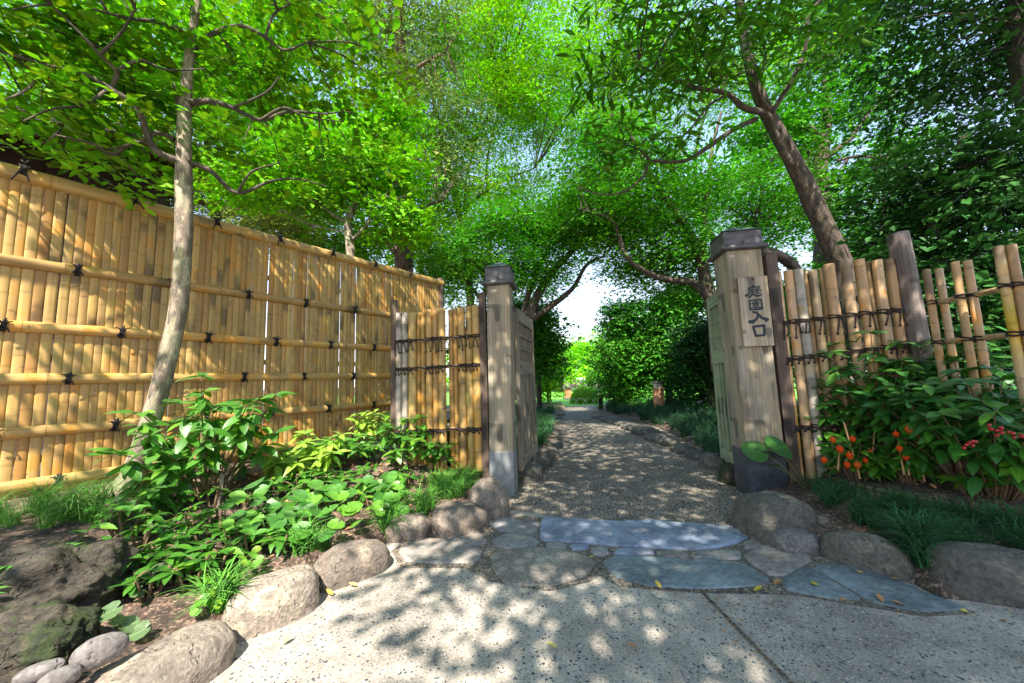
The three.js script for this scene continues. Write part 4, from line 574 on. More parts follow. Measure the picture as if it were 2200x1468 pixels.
// ------------------------------------------------------------------ grasses and ferns
function tuft(n, len, seed, { w = 0.005, arch = 0.6, spread = 0.03, bias = V(0, 0, 0) } = {}) {
  const R = rng(seed), pos = [], idx = [];
  for (let k = 0; k < n; k++) {
    const a = R() * 6.283, l = len * (0.55 + 0.5 * R()), out = arch * (0.4 + 0.8 * R()), x0 = spread * (R() - 0.5) * 2, z0 = spread * (R() - 0.5) * 2, d = V(Math.cos(a), 0, Math.sin(a)).addScaledVector(bias, 1), s = V(-Math.sin(a), 0, Math.cos(a)).multiplyScalar(w / 2), b = pos.length / 3;
    for (let i = 0; i <= 3; i++) { const t = i / 3, r = l * out * t * t, y = l * (t - 0.42 * out * t * t * t), q = 1 - 0.85 * t; pos.push(x0 + d.x * r - s.x * q, y, z0 + d.z * r - s.z * q, x0 + d.x * r + s.x * q, y, z0 + d.z * r + s.z * q); }
    for (let i = 0; i < 3; i++) { const c = b + 2 * i; idx.push(c, c + 1, c + 2, c + 1, c + 3, c + 2); }
  }
  return geo(pos, idx);
}
function patch(name, label, spots, g, m, seed, { lo = 0.8, hi = 1.3, tint = 0.45 } = {}) { // grass nobody could count
  const R = rng(seed), im = new THREE.InstancedMesh(g, m, spots.length), q = new THREE.Quaternion(), mm = new THREE.Matrix4(), c = new THREE.Color();
  spots.forEach((p, i) => { const s = mix(lo, hi, R()), k = 1 - tint + 2 * tint * R(); im.setMatrixAt(i, mm.compose(p, q.setFromEuler(new THREE.Euler(0.2 * (R() - 0.5), R() * 6.28, 0.2 * (R() - 0.5))), V(s, s, s))); im.setColorAt(i, c.setRGB(k, k, k)); });
  im.name = numbered(name); im.userData = { kind: 'stuff', label, category: 'grass' }; scene.add(shade(im)); return im;
}
const scatterPx = (n, poly, seed) => { // on the bed, within a polygon of the ground seen in the photograph
  const R = rng(seed), w = poly.map((p) => onBed(...p)), xs = w.map((p) => p.x), zs = w.map((p) => p.z), out = []; let guard = 0;
  while (out.length < n && guard++ < n * 60) { const x = mix(Math.min(...xs), Math.max(...xs), R()), z = mix(Math.min(...zs), Math.max(...zs), R()); let c = false; for (let i = 0, j = w.length - 1; i < w.length; j = i++) if ((w[i].z > z) !== (w[j].z > z) && x < (w[j].x - w[i].x) * (z - w[i].z) / (w[j].z - w[i].z) + w[i].x) c = !c; if (c) out.push(V(x, bed(x, z) - 0.005, z)); } return out;
};
const mondo = tuft(24, 0.15, 5, { w: 0.008, arch: 1.0, spread: 0.024 }), sedge = tuft(60, 0.42, 6, { w: 0.007, arch: 0.9, spread: 0.07 }), lilyturf = tuft(34, 0.28, 7, { w: 0.013, arch: 0.95, spread: 0.06 });
patch('dwarf_grass', 'dark tufted dwarf grass covering the slope of the right bed', scatterPx(150, [[1745, 1040], [1800, 1062], [1900, 1085], [2010, 1100], [2250, 1130], [2250, 1190], [2020, 1175], [1960, 1160], [1850, 1130], [1790, 1100]], 1), mondo, L.grass[1], 2);
patch('dwarf_grass', 'dark tufted dwarf grass hanging between the two right-hand boulders', scatterPx(60, [[1940, 1150], [2020, 1160], [2000, 1225], [1970, 1225], [1950, 1190]], 2), mondo, L.grass[1], 3, { hi: 1.6 });
patch('dwarf_grass', 'sunlit grass tufts around the foot of the left gate post', scatterPx(46, [[1028, 985], [1085, 975], [1100, 1040], [1096, 1060], [1060, 1010]], 3), tuft(30, 0.15, 8, { w: 0.004, arch: 0.6, spread: 0.03 }), L.grass[2], 4);
patch('dwarf_grass', 'green dwarf grass between the upright stone and the ground cover', scatterPx(64, [[920, 1035], [1010, 1025], [1020, 1060], [960, 1075], [920, 1060]], 4), mondo, L.grass[0], 5, { hi: 1.5 });
patch('dwarf_grass', 'grass tufts between the boulders of the left bed edge', [...scatterPx(12, [[820, 1110], [850, 1100], [850, 1160], [825, 1150]], 5), ...scatterPx(14, [[620, 1160], [700, 1170], [690, 1200], [640, 1195]], 6), ...scatterPx(9, [[895, 1080], [940, 1075], [930, 1120], [900, 1115]], 7), ...scatterPx(8, [[445, 1290], [490, 1285], [490, 1310], [450, 1310]], 8)], mondo, L.grass[0], 6, { lo: 1, hi: 1.7 });
{
  const t = thing('grass_clump', 'arching clump of long bright grass against the foot of the bamboo screen, far left', 'grass', onBed(120, 1110)), R = rng(9), im = new THREE.InstancedMesh(tuft(46, 0.46, 10, { w: 0.008, arch: 1.1, spread: 0.06, bias: V(0.8, 0, 0.5) }), L.grass[0], 20), mm = new THREE.Matrix4();
  for (let i = 0; i < 20; i++) { const p = onBed(mix(-60, 235, R()), mix(1085, 1135, R())).sub(t.position), s = 0.45 + 0.4 * R(); im.setMatrixAt(i, mm.compose(p, new THREE.Quaternion().setFromEuler(new THREE.Euler(0, 0.8 * (R() - 0.5), 0)), V(s, s, s))); }
  im.name = 'blade'; im.userData = { kind: 'stuff' }; t.add(shade(im));
}
function fern(label, P, dirs, len, m) {
  const t = thing('fern', label, 'fern', P);
  for (const [a, up] of dirs) {
    const l = [], d = V(Math.cos(a), up, Math.sin(a)).normalize(), s = V(-Math.sin(a), 0, Math.cos(a)); for (let k = 1; k < 13; k++) { const f = k / 13, c = d.clone().multiplyScalar(len * f).add(V(0, -0.35 * len * f * f, 0)), w = len * 0.3 * Math.sin(Math.PI * Math.pow(f, 0.7) * 0.95 + 0.12); for (const g of [-1, 1]) l.push(leafGeo(w, w * 0.34, { seg: 3, droop: 0.2 }).applyQuaternion(basis(s.clone().multiplyScalar(g).addScaledVector(d, 0.45), V(0, 1, 0))).translate(c.x, c.y, c.z)); }
    l.push(limb([V(0, 0, 0), d.clone().multiplyScalar(len * 0.5).add(V(0, -0.09 * len, 0)), d.clone().multiplyScalar(len).add(V(0, -0.35 * len, 0))], [0.003, 0.002, 0.001], { seg: 4, per: 3, wob: 0 })); part('frond', merge(l), m, t);
  }
}
fern('green fern fronds entering from the left edge of the photo', onBed(-70, 1290).add(V(0, 0.1, 0)), [[0.1, 0.5], [-0.5, 0.4], [0.5, 0.3], [0.9, 0.3]], 0.42, L.fern);
fern('small bright fern in the dwarf grass of the right bed', onBed(1975, 1135), [[0.2, 0.6], [1.4, 0.6], [2.8, 0.6], [4.4, 0.5], [5.4, 0.5]], 0.12, L.fern);
{ // liriope borders beyond the gate
  const R = rng(14), band = (edge, i0, i1, off0, off1, n) => Array.from({ length: n }, () => { const k = i0 + Math.floor(R() * (i1 - i0)), a = edge[k], b = edge[k + 1], t = R(), d = b.clone().sub(a).normalize(), w = mix(off0, off1, R()), p = a.clone().lerp(b, t).add(V(d.z * w, 0, -d.x * w)); return p.setY(bed(p.x, p.z) - 0.02); });
  patch('grass_border', 'dark strap-leaved grass border on the right of the gravel path, beyond the gate', band(edgeR, 0, 5, 0.08, 2.4, 1000), lilyturf, L.grass[3], 15, { lo: 0.8, hi: 1.3 });
  patch('grass_border', 'dark strap-leaved grass border on the left of the gravel path, beyond the gate', band(edgeL, 9, 14, 0.15, 1.6, 420), lilyturf, L.grass[1], 16, { lo: 0.8, hi: 1.25 });
}
{ // fallen leaves
  const g = leafGeo(0.05, 0.026, { seg: 4, droop: -0.3, fold: 0.5 }), g2 = leafGeo(0.05, 0.032, { seg: 4, droop: 0.25, fold: -0.4 });
  const list = [[715, 1279, 'yellow', 0, 'narrow yellow leaf lying by the second boulder'], [768, 1258, 'pale', 2, 'pale leaf lying beside the smooth third boulder'], [1368, 1388, 'orange', 1, 'small orange leaf on the pavement left of the joint'], [1198, 1392, 'green', 2, 'yellow-green leaf alone on the sunlit pavement'], [1665, 1256, 'brown', 1, 'curled brown leaf between the two blue-green slabs'], [1660, 1248, 'yellow', 0, 'pale yellow leaf standing between the two blue-green slabs'], [1750, 1256, 'yellow', 0, 'yellow leaf on the right blue-green slab'], [1820, 1290, 'brown', 1, 'dark brown leaf at the lower edge of the right slab'], [1898, 1295, 'pink', 1, 'pinkish brown leaf, right of the dark brown one'], [1943, 1300, 'brown', 1, 'brown leaf second from the right on the dark pavement'], [2068, 1313, 'yellow', 2, 'yellow leaf farthest right on the pavement'], [1838, 1226, 'brown', 1, 'orange-brown leaf at the foot of the long low boulder'], [1912, 1240, 'brown', 1, 'brown leaf at the right end of the long low boulder'], [1420, 1265, 'tan', 0, 'tan leaf on the lower rim of the broad blue-green slab'], [1276, 1196, 'yellow', 0, 'yellow leaf among the small stones below the blue slab'], [1620, 1270, 'yellow', 0, 'small yellow leaf at the lower right of the broad blue-green slab'], [605, 1385, 'x', 2, 'dry leaf on the bright pavement by the first boulder']];
  const R = rng(19); for (const [x, y, , k, label] of list) { const P = gp(x, y, 0.03), m = solo('fallen_leaf', R() < 0.5 ? g : g2, L.dry[k], label, 'leaf'); const on = x > 1040 && y < 1268 && !(x > 1630 && x < 1680) ? 0.026 : 0.01; m.position.copy(gp(x, y, on)); m.rotation.set(0.2 * R(), R() * 6, 0.2 * R()); m.scale.setScalar(0.7 + 0.3 * R()); }
  const n = 420, im = new THREE.InstancedMesh(g, L.dry[1], n), mm = new THREE.Matrix4(), c = new THREE.Color(), sp = [...scatterPx(230, [[200, 1250], [480, 1280], [640, 1170], [1000, 1060], [1010, 990], [600, 1000], [300, 1090]], 20), ...scatterPx(190, [[1700, 1005], [1990, 1070], [2240, 1105], [2240, 1000], [1720, 975]], 21)];
  sp.forEach((p, i) => { im.setMatrixAt(i, mm.compose(p.add(V(0, 0.012, 0)), new THREE.Quaternion().setFromEuler(new THREE.Euler(0.7 * (R() - 0.5), R() * 6, 0.7 * (R() - 0.5))), V(1, 1, 1).multiplyScalar(0.5 + 0.6 * R()))); const q = 0.5 + R(); im.setColorAt(i, c.setRGB(q * 1.1, q, q * 0.9)); }); im.count = sp.length;
  { // crumbs of dry leaf where the wind leaves them: along the stones and the joint
    const lines = [[gp(500, 1390), gp(690, 1290), gp(850, 1210), gp(1000, 1215), gp(1290, 1255), gp(1500, 1275), gp(1700, 1280), gp(2090, 1325), gp(2200, 1310)], [gp(1165, 1166), gp(1340, 1183), gp(1600, 1190)], [gp(1490, 1260), gp(1690, 1460)], [gp(1120, 1085), gp(1180, 990), gp(1200, 940)], [gp(1640, 1180), gp(1800, 1215), gp(2000, 1260)]], N = 260, cm = new THREE.InstancedMesh(g2, L.dry[1], N);
    for (let i = 0; i < N; i++) { const l = lines[i < 110 ? 0 : Math.floor(R() * 5)], k = Math.floor(R() * (l.length - 1)), p = l[k].clone().lerp(l[k + 1], R()), s = 0.12 + 0.38 * R() * R(), w = 0.1 * (R() + R() - 1) * (R() < 0.2 ? 3 : 1), q = 0.5 + R(); cm.setMatrixAt(i, mm.compose(p.add(V(w, 0.006 + Math.max(0, bed(p.x + w, p.z + w)), w)), new THREE.Quaternion().setFromEuler(new THREE.Euler(0.6 * (R() - 0.5), R() * 6, 0.6 * (R() - 0.5))), V(s, s, s))); cm.setColorAt(i, c.setRGB(q, q * (0.8 + 0.4 * R()), q)); }
    cm.name = 'leaf_crumbs'; cm.userData = { kind: 'stuff', label: 'small crumbs of dry leaf along the pavement edge and the threshold joints', category: 'leaf litter' }; scene.add(shade(cm));
  }
  im.name = 'leaf_litter'; im.userData = { kind: 'stuff', label: 'dry brown leaf litter on the soil of both flower beds', category: 'leaf litter' }; scene.add(shade(im));
}

// ------------------------------------------------------------------ trees
function spray(n, len, wide, leafL, leafW, seed, { tilt = 0.5, stemR = 0.0016, flat = 1 } = {}) { // a twig with its leaves: about len long, leaves of two folded halves
  const R = rng(seed), pos = [], idx = [], uv = [], col = [];
  for (const [dy, dz] of [[1, 0], [0, 1]]) { const b = pos.length / 3; for (let i = 0; i <= 3; i++) { const t = i / 3, w = stemR * 1.9 * (1 - 0.7 * t); for (const s of [-1, 1]) { pos.push(len * t, -0.12 * len * t * t + s * dy * w, s * dz * w); uv.push(0.5, 0.5); col.push(0.75, 0.22, 1.6); } } for (let i = 0; i < 3; i++) { const c = b + 2 * i; idx.push(c, c + 2, c + 1, c + 1, c + 2, c + 3); } }
  for (let k = 0; k < n; k++) {
    const f = (k + 0.4) / n, side = k % 2 ? 1 : -1, bx = len * f * (0.9 + 0.2 * R()), bz = side * wide * (0.1 + 0.75 * R()) * Math.sin(Math.PI * (0.15 + 0.75 * f)), by = 0.12 * len * (R() - 0.5) * flat - 0.12 * len * f * f;
    const a = side * (0.5 + 0.8 * R()), d = V(Math.cos(a), (R() - 0.6) * tilt, Math.sin(a)).normalize(), up = V((R() - 0.5) * tilt * 1.6, 1, (R() - 0.5) * tilt * 1.6), z = d.clone().cross(up).normalize(), y = z.clone().cross(d), big = 0.55 + 0.8 * R(), l = leafL * big * (0.85 + 0.3 * R()), w = leafW * big * (0.8 + 0.4 * R()) / 2, b = pos.length / 3;
    const put = (x, zz, yy) => pos.push(bx + d.x * x + z.x * zz + y.x * yy, by + d.y * x + z.y * zz + y.y * yy, bz + d.z * x + z.z * zz + y.z * yy);
    put(0, 0, 0); put(l * 0.38, w, w * 0.25); put(l * 0.7, w * 0.72, w * 0.1); put(l, 0, -l * 0.1); put(l * 0.7, -w * 0.72, w * 0.1); put(l * 0.38, -w, w * 0.25);
    const tn = 0.7 + 0.6 * R(), yl = R() < 0.12 ? 1.5 : 0.9 + 0.25 * R(); for (let q = 0; q < 6; q++) { uv.push(0.5, 0.5); col.push(tn * yl, tn, tn); }
    idx.push(b, b + 2, b + 1, b, b + 3, b + 2, b, b + 4, b + 3, b, b + 5, b + 4);
  }
  return geo(pos, idx, uv, col);
}
const SP = {
  broad: spray(8, 0.26, 0.1, 0.078, 0.047, 1, { tilt: 0.55 }), long: spray(9, 0.3, 0.12, 0.13, 0.036, 2, { tilt: 0.8 }), maple: spray(20, 0.42, 0.24, 0.058, 0.036, 3, { tilt: 0.4, flat: 0.5 }), mapleFar: spray(20, 0.6, 0.34, 0.085, 0.055, 4, { tilt: 0.4, flat: 0.5 }), ever: spray(12, 0.3, 0.16, 0.085, 0.042, 5, { tilt: 0.9 }), hedge: spray(14, 0.36, 0.2, 0.08, 0.05, 6, { tilt: 0.9 }), far: spray(16, 0.9, 0.6, 0.2, 0.14, 7, { tilt: 0.9 }), high: spray(14, 0.5, 0.3, 0.1, 0.062, 9, { tilt: 0.5 }),
};
const LF = (c, o) => LEAF(c, { vertexColors: true, ...o }), TL = { lime: LF([0.145, 0.42, 0.006]), bright: LF([0.2, 0.53, 0.006]), maple: LF([0.23, 0.57, 0.005]), mapleDeep: LF([0.1, 0.39, 0.012]), mid: LF([0.06, 0.17, 0.025], { transmission: 0.25 }), broad: LF([0.085, 0.3, 0.014], { roughness: 0.5 }), ever: LF([0.034, 0.12, 0.02], { roughness: 0.5, transmission: 0.25 }), hedge: LF([0.06, 0.25, 0.014], { roughness: 0.55, transmission: 0.3 }), pale: LF([0.3, 0.44, 0.07]), cedar: LF([0.17, 0.28, 0.05]) };
function tree(name, label, { limbs = [], bark = mat.barkBrown, blobs = [], sp = SP.maple, leaf = TL.maple, flat = 0.35, clump = 0.38, per = 14, seed = 1, tilt = 0.6, twigs = 24, lo = 0.7, hi = 1.35, tint = 0.3, category = 'tree', group, single, droop = 0, hue = 0.12, branchBark }) {
  const P = limbs.length ? (limbs[0][0].isVector3 ? limbs[0][0].clone() : at(limbs[0][0][0], limbs[0][0][1], limbs[0][0][2])).setY(0) : V(0, 0, 0), t = thing(name, label, category, P, 0, group), R = rng(seed), pts = [];
  limbs.forEach((l, i) => {
    const ps = l.map((e) => (e.isVector3 ? e.clone() : at(e[0], e[1], e[2])).sub(P)), rs = l.map((e) => e.isVector3 ? e.r : e[3]);
    part(i ? 'branch' : 'trunk', limb(ps, rs, { seg: rs[0] > 0.06 ? 16 : 8, per: rs[0] > 0.06 ? 10 : 6, wob: rs[0] > 0.06 ? 0.06 : 0.1, seed: seed + i * 3.3 }), i ? branchBark ?? bark : bark, t);
    const c = ps.length > 2 ? new THREE.CatmullRomCurve3(ps, false, 'catmullrom', 0.5).getPoints(ps.length * 4) : [ps[0], ps[0].clone().lerp(ps[1], 0.5), ps[1]]; c.forEach((q, k) => { if (k > c.length * (i ? 0.2 : 0.45)) pts.push(q); });
  });
  const mats = [], cols = [], tw = [], mm = new THREE.Matrix4(), q = new THREE.Quaternion(), g3 = () => (R() + R() + R() - 1.5) * 1.15;
  for (const b of blobs) {
    const C = (b[0].isVector3 ? b[0].clone() : at(b[0][0], b[0][1], b[0][2])).sub(P), [, rx, ry, rz, n] = b, nc = Math.max(1, Math.round(n / per));
    for (let k = 0; k < nc; k++) {
      let o; do o = V(R() * 2 - 1, R() * 2 - 1, R() * 2 - 1); while (o.lengthSq() > 1); o.multiplyScalar(Math.pow(o.length() + 0.05, -0.25));
      const K = C.clone().add(V(o.x * rx, o.y * ry, o.z * rz)), ct = 1 - tint + 2 * tint * R(), ch = (R() - 0.5) * 2 * hue, cr = clump * (0.7 + 0.6 * R());
      for (let i = 0; i < per; i++) {
        const p = V(K.x + g3() * cr, K.y + g3() * cr * flat, K.z + g3() * cr), s = mix(lo, hi, R()), away = Math.atan2(-(p.z - K.z), p.x - K.x);
        q.setFromEuler(new THREE.Euler(tilt * (R() - 0.5) * 2, away + 2.4 * (R() - 0.5), tilt * (R() - 0.5) * 2 - droop, 'YXZ')); mats.push(mm.compose(p, q, V(s, s, s)).clone()); const v = ct * (0.8 + 0.4 * R()); cols.push([v * (1 + ch + 0.1 * (R() - 0.5)), v, v * (1 - ch)]);
      }
      if (pts.length && k % Math.max(1, Math.round(nc / twigs)) === 0) { let best = pts[0]; for (const e of pts) if (e.distanceToSquared(K) < best.distanceToSquared(K)) best = e; const l = best.distanceTo(K); if (l < 3.2) tw.push(limb([best, best.clone().lerp(K, 0.5).add(V(0.1 * l * (R() - 0.5), 0.08 * l, 0.1 * l * (R() - 0.5))), K], [0.006 + 0.005 * l, 0.005 + 0.003 * l, 0.003], { seg: 5, per: 4, wob: 0.1, seed: k })); }
    }
  }
  if (tw.length) { const m = part('twig', merge(tw), branchBark ?? bark, t); m.userData.kind = 'stuff'; }
  if (single) { const geoms = [1, 2, 3].map((s) => leafGeo(1, single[1], { seg: 4, droop: 0.12 * s, fold: 0.18, shape: single[2] ?? 'oval', seed: s })), ms = [0.8, 1.05, 1.35].map((k) => { const m = leaf.clone(); m.vertexColors = false; m.color.multiplyScalar(k); m.map = T.leaf; return m; }); for (let k = 0; k < 290; k++) { const b = blobs[Math.floor(R() * Math.min(blobs.length, single[3] ?? 99))], C = (b[0].isVector3 ? b[0].clone() : at(...b[0])).sub(P), m = part('leaf', geoms[k % 3], ms[Math.floor(R() * 3)], t); m.position.set(C.x + g3() * b[1] * 0.7, C.y + g3() * b[2] * 0.8, C.z + g3() * b[3] * 0.7); const a = R() * 6.28; m.quaternion.copy(basis(V(Math.cos(a), -0.5 * R(), Math.sin(a)), V(0.6 * (R() - 0.5), 1, 0.6 * (R() - 0.5)))); m.scale.setScalar(single[0] * (0.75 + 0.5 * R())); } }
  if (mats.length) { const im = new THREE.InstancedMesh(sp, leaf, mats.length), c = new THREE.Color(); mats.forEach((m, i) => { im.setMatrixAt(i, m); im.setColorAt(i, c.setRGB(...cols[i])); }); im.name = 'crown'; im.userData = { kind: 'stuff' }; t.add(shade(im)); }
  return t;
}
const W = (x, y, z, r) => { const v = V(x, y, z); v.r = r; return v; };
// near left: the slender tree before the bamboo screen
tree('slender_tree', 'slender smooth grey-barked tree leaning before the bamboo screen, left', {
  bark: mat.barkGrey, branchBark: mat.barkBrown, leaf: TL.lime, sp: SP.broad, tint: 0.45, seed: 3, flat: 0.45, clump: 0.2, per: 9, tilt: 0.5, twigs: 90, single: [0.075, 0.58, 'oval', 9], hue: 0.2,
  limbs: [
    [[262, 1062, 3.02, 0.1154], [290, 1015, 3.0, 0.0814], [325, 900, 2.98, 0.0679], [360, 770, 2.95, 0.0638], [386, 640, 2.93, 0.0611], [394, 500, 2.9, 0.0597], [395, 370, 2.9, 0.0570], [396, 260, 2.9, 0.0502], [402, 160, 2.88, 0.0380], [412, 80, 2.86, 0.0312], [430, -60, 2.8, 0.0271], [440, -300, 2.7, 0.0170]],
    [[392, 350, 2.88, 0.0305], [330, 318, 2.8, 0.0244], [296, 235, 2.7, 0.0204], [235, 190, 2.6, 0.0177], [170, 155, 2.5, 0.0136], [100, 140, 2.4, 0.0102], [0, 110, 2.3, 0.0068]],
    [[330, 315, 2.82, 0.0190], [290, 305, 2.78, 0.0170], [240, 332, 2.7, 0.0136], [200, 310, 2.6, 0.0095], [120, 290, 2.5, 0.0061]],
    [[374, 300, 2.88, 0.0204], [340, 286, 2.84, 0.0163], [300, 305, 2.75, 0.0122], [240, 320, 2.7, 0.0068]],
    [[240, 190, 2.62, 0.0177], [250, 155, 2.6, 0.0150], [215, 118, 2.5, 0.0122], [170, 70, 2.4, 0.0082], [110, 10, 2.3, 0.0054]],
    [[410, 222, 2.9, 0.0285], [450, 218, 2.92, 0.0244], [500, 232, 2.98, 0.0204], [560, 258, 3.05, 0.0163], [620, 240, 3.1, 0.0122], [700, 245, 3.2, 0.0082]],
    [[405, 350, 2.9, 0.0244], [450, 365, 2.95, 0.0190], [510, 415, 3.0, 0.0150], [580, 390, 3.1, 0.0122], [640, 385, 3.15, 0.0082], [700, 400, 3.2, 0.0054]],
    [[404, 150, 2.88, 0.0231], [430, 90, 2.9, 0.0204], [510, 55, 2.95, 0.0177], [570, 80, 3.0, 0.0150], [612, 108, 3.05, 0.0109], [660, 90, 3.1, 0.0068]],
    [[570, 78, 3.0, 0.0122], [590, 30, 3.0, 0.0095], [640, 0, 3.05, 0.0068]],
    [[100, 140, 2.4, 0.0122], [60, 190, 2.3, 0.0087], [10, 215, 2.25, 0.0052]],
    [[235, 190, 2.6, 0.0139], [180, 225, 2.5, 0.0104], [110, 235, 2.4, 0.0070], [50, 260, 2.3, 0.0043]],
    [[250, 155, 2.6, 0.0157], [300, 130, 2.6, 0.0122], [360, 150, 2.65, 0.0087], [440, 148, 2.7, 0.0052]],
    [[215, 118, 2.5, 0.0122], [260, 70, 2.5, 0.0096], [290, 20, 2.5, 0.0061]],
    [[560, 258, 3.05, 0.0139], [610, 232, 3.0, 0.0104], [660, 252, 3.0, 0.0078], [740, 262, 3.1, 0.0052]],
    [[500, 232, 2.98, 0.0122], [570, 200, 2.9, 0.0087], [600, 165, 2.9, 0.0052]],
    [[510, 415, 3.0, 0.0122], [540, 370, 2.95, 0.0087], [600, 350, 2.9, 0.0052]],
    [[412, 80, 2.86, 0.0261], [350, 50, 2.75, 0.0191], [280, 40, 2.6, 0.0122], [200, 20, 2.4, 0.0070]],
    [[382, 232, 2.88, 0.0150], [372, 180, 2.84, 0.0122], [330, 140, 2.8, 0.0082], [260, 130, 2.7, 0.0054]],
  ],
  blobs: [
    [[90, 70, 2.52], 0.62, 0.26, 0.5, 99], [[250, 60, 2.72], 0.55, 0.24, 0.5, 82], [[60, 200, 2.52], 0.55, 0.16, 0.5, 69], [[230, 200, 2.82], 0.5, 0.14, 0.4, 49], [[190, 300, 2.82], 0.42, 0.12, 0.3, 36], [[470, 90, 3.12], 0.5, 0.22, 0.4, 46], [[580, 40, 3.22], 0.45, 0.24, 0.4, 46], [[560, 200, 3.27], 0.5, 0.18, 0.4, 41], [[530, 330, 3.22], 0.5, 0.16, 0.3, 35],
    [[700, 60, 3.62], 0.42, 0.3, 0.4, 41], [[790, 130, 3.72], 0.25, 0.3, 0.3, 19], [[660, 330, 3.52], 0.5, 0.2, 0.3, 30], [[720, 230, 3.62], 0.4, 0.14, 0.3, 22], [[250, 350, 2.92], 0.22, 0.07, 0.2, 11], [[60, 330, 2.72], 0.2, 0.06, 0.2, 6], [[290, 390, 2.97], 0.14, 0.08, 0.15, 6],
    [W(-2.2, 4.5, -2.2), 1.1, 0.35, 0.9, 44], [W(-3.6, 4.6, -1.4), 1.1, 0.4, 1.1, 47], [W(-3.4, 3.9, -0.2), 0.9, 0.35, 0.8, 30], [W(-2.9, 5.4, -2.4), 1.0, 0.4, 1.0, 31], [W(-4.6, 4.2, -2.4), 0.9, 0.5, 0.8, 31], [W(-4.7, 3.6, -1.0), 0.8, 0.4, 0.8, 25], [W(-1.6, 4.4, -3.2), 0.8, 0.3, 0.7, 19],
  ],
});
// right: the leaning broad-leaved tree behind the pole fence
tree('leaning_tree', 'dark grey-brown trunk leaning left behind the right pole fence, with long drooping leaves', {
  bark: mat.barkBrown, leaf: TL.broad, sp: SP.long, seed: 5, flat: 0.6, clump: 0.3, per: 9, tilt: 0.6, twigs: 70, single: [0.14, 0.3, 'lance', 8], droop: 0.35,
  limbs: [
    [[1850, 760, 4.6, 0.1459], [1812, 590, 4.5, 0.1216], [1772, 490, 4.4, 0.1125], [1726, 390, 4.3, 0.1003], [1680, 300, 4.2, 0.0851], [1640, 225, 4.1, 0.0730], [1614, 150, 4.0, 0.0608], [1596, 60, 3.9, 0.0547], [1585, -60, 3.8, 0.0486], [1580, -260, 3.7, 0.0365]],
    [[1700, 355, 4.12, 0.0365], [1672, 300, 4.05, 0.0334], [1652, 250, 4.0, 0.0365], [1600, 232, 3.9, 0.0334], [1560, 200, 3.8, 0.0274], [1500, 190, 3.7, 0.0213], [1440, 170, 3.6, 0.0134], [1370, 140, 3.5, 0.0073]],
    [[1656, 245, 4.0, 0.0304], [1700, 175, 3.9, 0.0255], [1732, 100, 3.8, 0.0219], [1738, 30, 3.7, 0.0182], [1790, -20, 3.6, 0.0134], [1860, -80, 3.5, 0.0073]],
    [[1655, 240, 4.0, 0.0243], [1630, 190, 3.9, 0.0206], [1645, 110, 3.8, 0.0170], [1600, 50, 3.7, 0.0134], [1520, 0, 3.6, 0.0085]],
    [[1625, 256, 4.05, 0.0304], [1580, 276, 3.95, 0.0274], [1530, 310, 3.9, 0.0255], [1470, 346, 3.85, 0.0219], [1398, 348, 3.8, 0.0182], [1385, 375, 3.8, 0.0146], [1345, 410, 3.8, 0.0122], [1290, 418, 3.8, 0.0085], [1240, 400, 3.8, 0.0054]],
    [[1396, 346, 3.8, 0.0122], [1370, 320, 3.75, 0.0098], [1300, 300, 3.7, 0.0061]],
    [[1560, 205, 3.8, 0.0158], [1520, 230, 3.75, 0.0134], [1470, 290, 3.7, 0.0098], [1400, 300, 3.65, 0.0061]],
    [[1722, 640, 3.9, 0.0608], [1712, 585, 3.85, 0.0578], [1690, 560, 3.8, 0.0547], [1662, 545, 3.7, 0.0486], [1632, 540, 3.68, 0.0426]],
  ],
  blobs: [
    [[1400, 60, 3.4], 0.6, 0.3, 0.5, 41], [[1540, 60, 3.5], 0.6, 0.3, 0.5, 41], [[1340, 200, 3.5], 0.45, 0.25, 0.4, 24], [[1480, 150, 3.5], 0.5, 0.25, 0.4, 30], [[1330, 330, 3.7], 0.35, 0.2, 0.3, 15], [[1640, 50, 3.5], 0.5, 0.3, 0.5, 30], [[1780, 60, 3.4], 0.5, 0.35, 0.5, 30], [[1440, 320, 3.75], 0.35, 0.15, 0.3, 10],
    [W(2.2, 4.6, -2.6), 1.4, 0.4, 1.0, 44], [W(3.6, 4.8, -2.2), 1.3, 0.5, 1.2, 44],
  ],
});
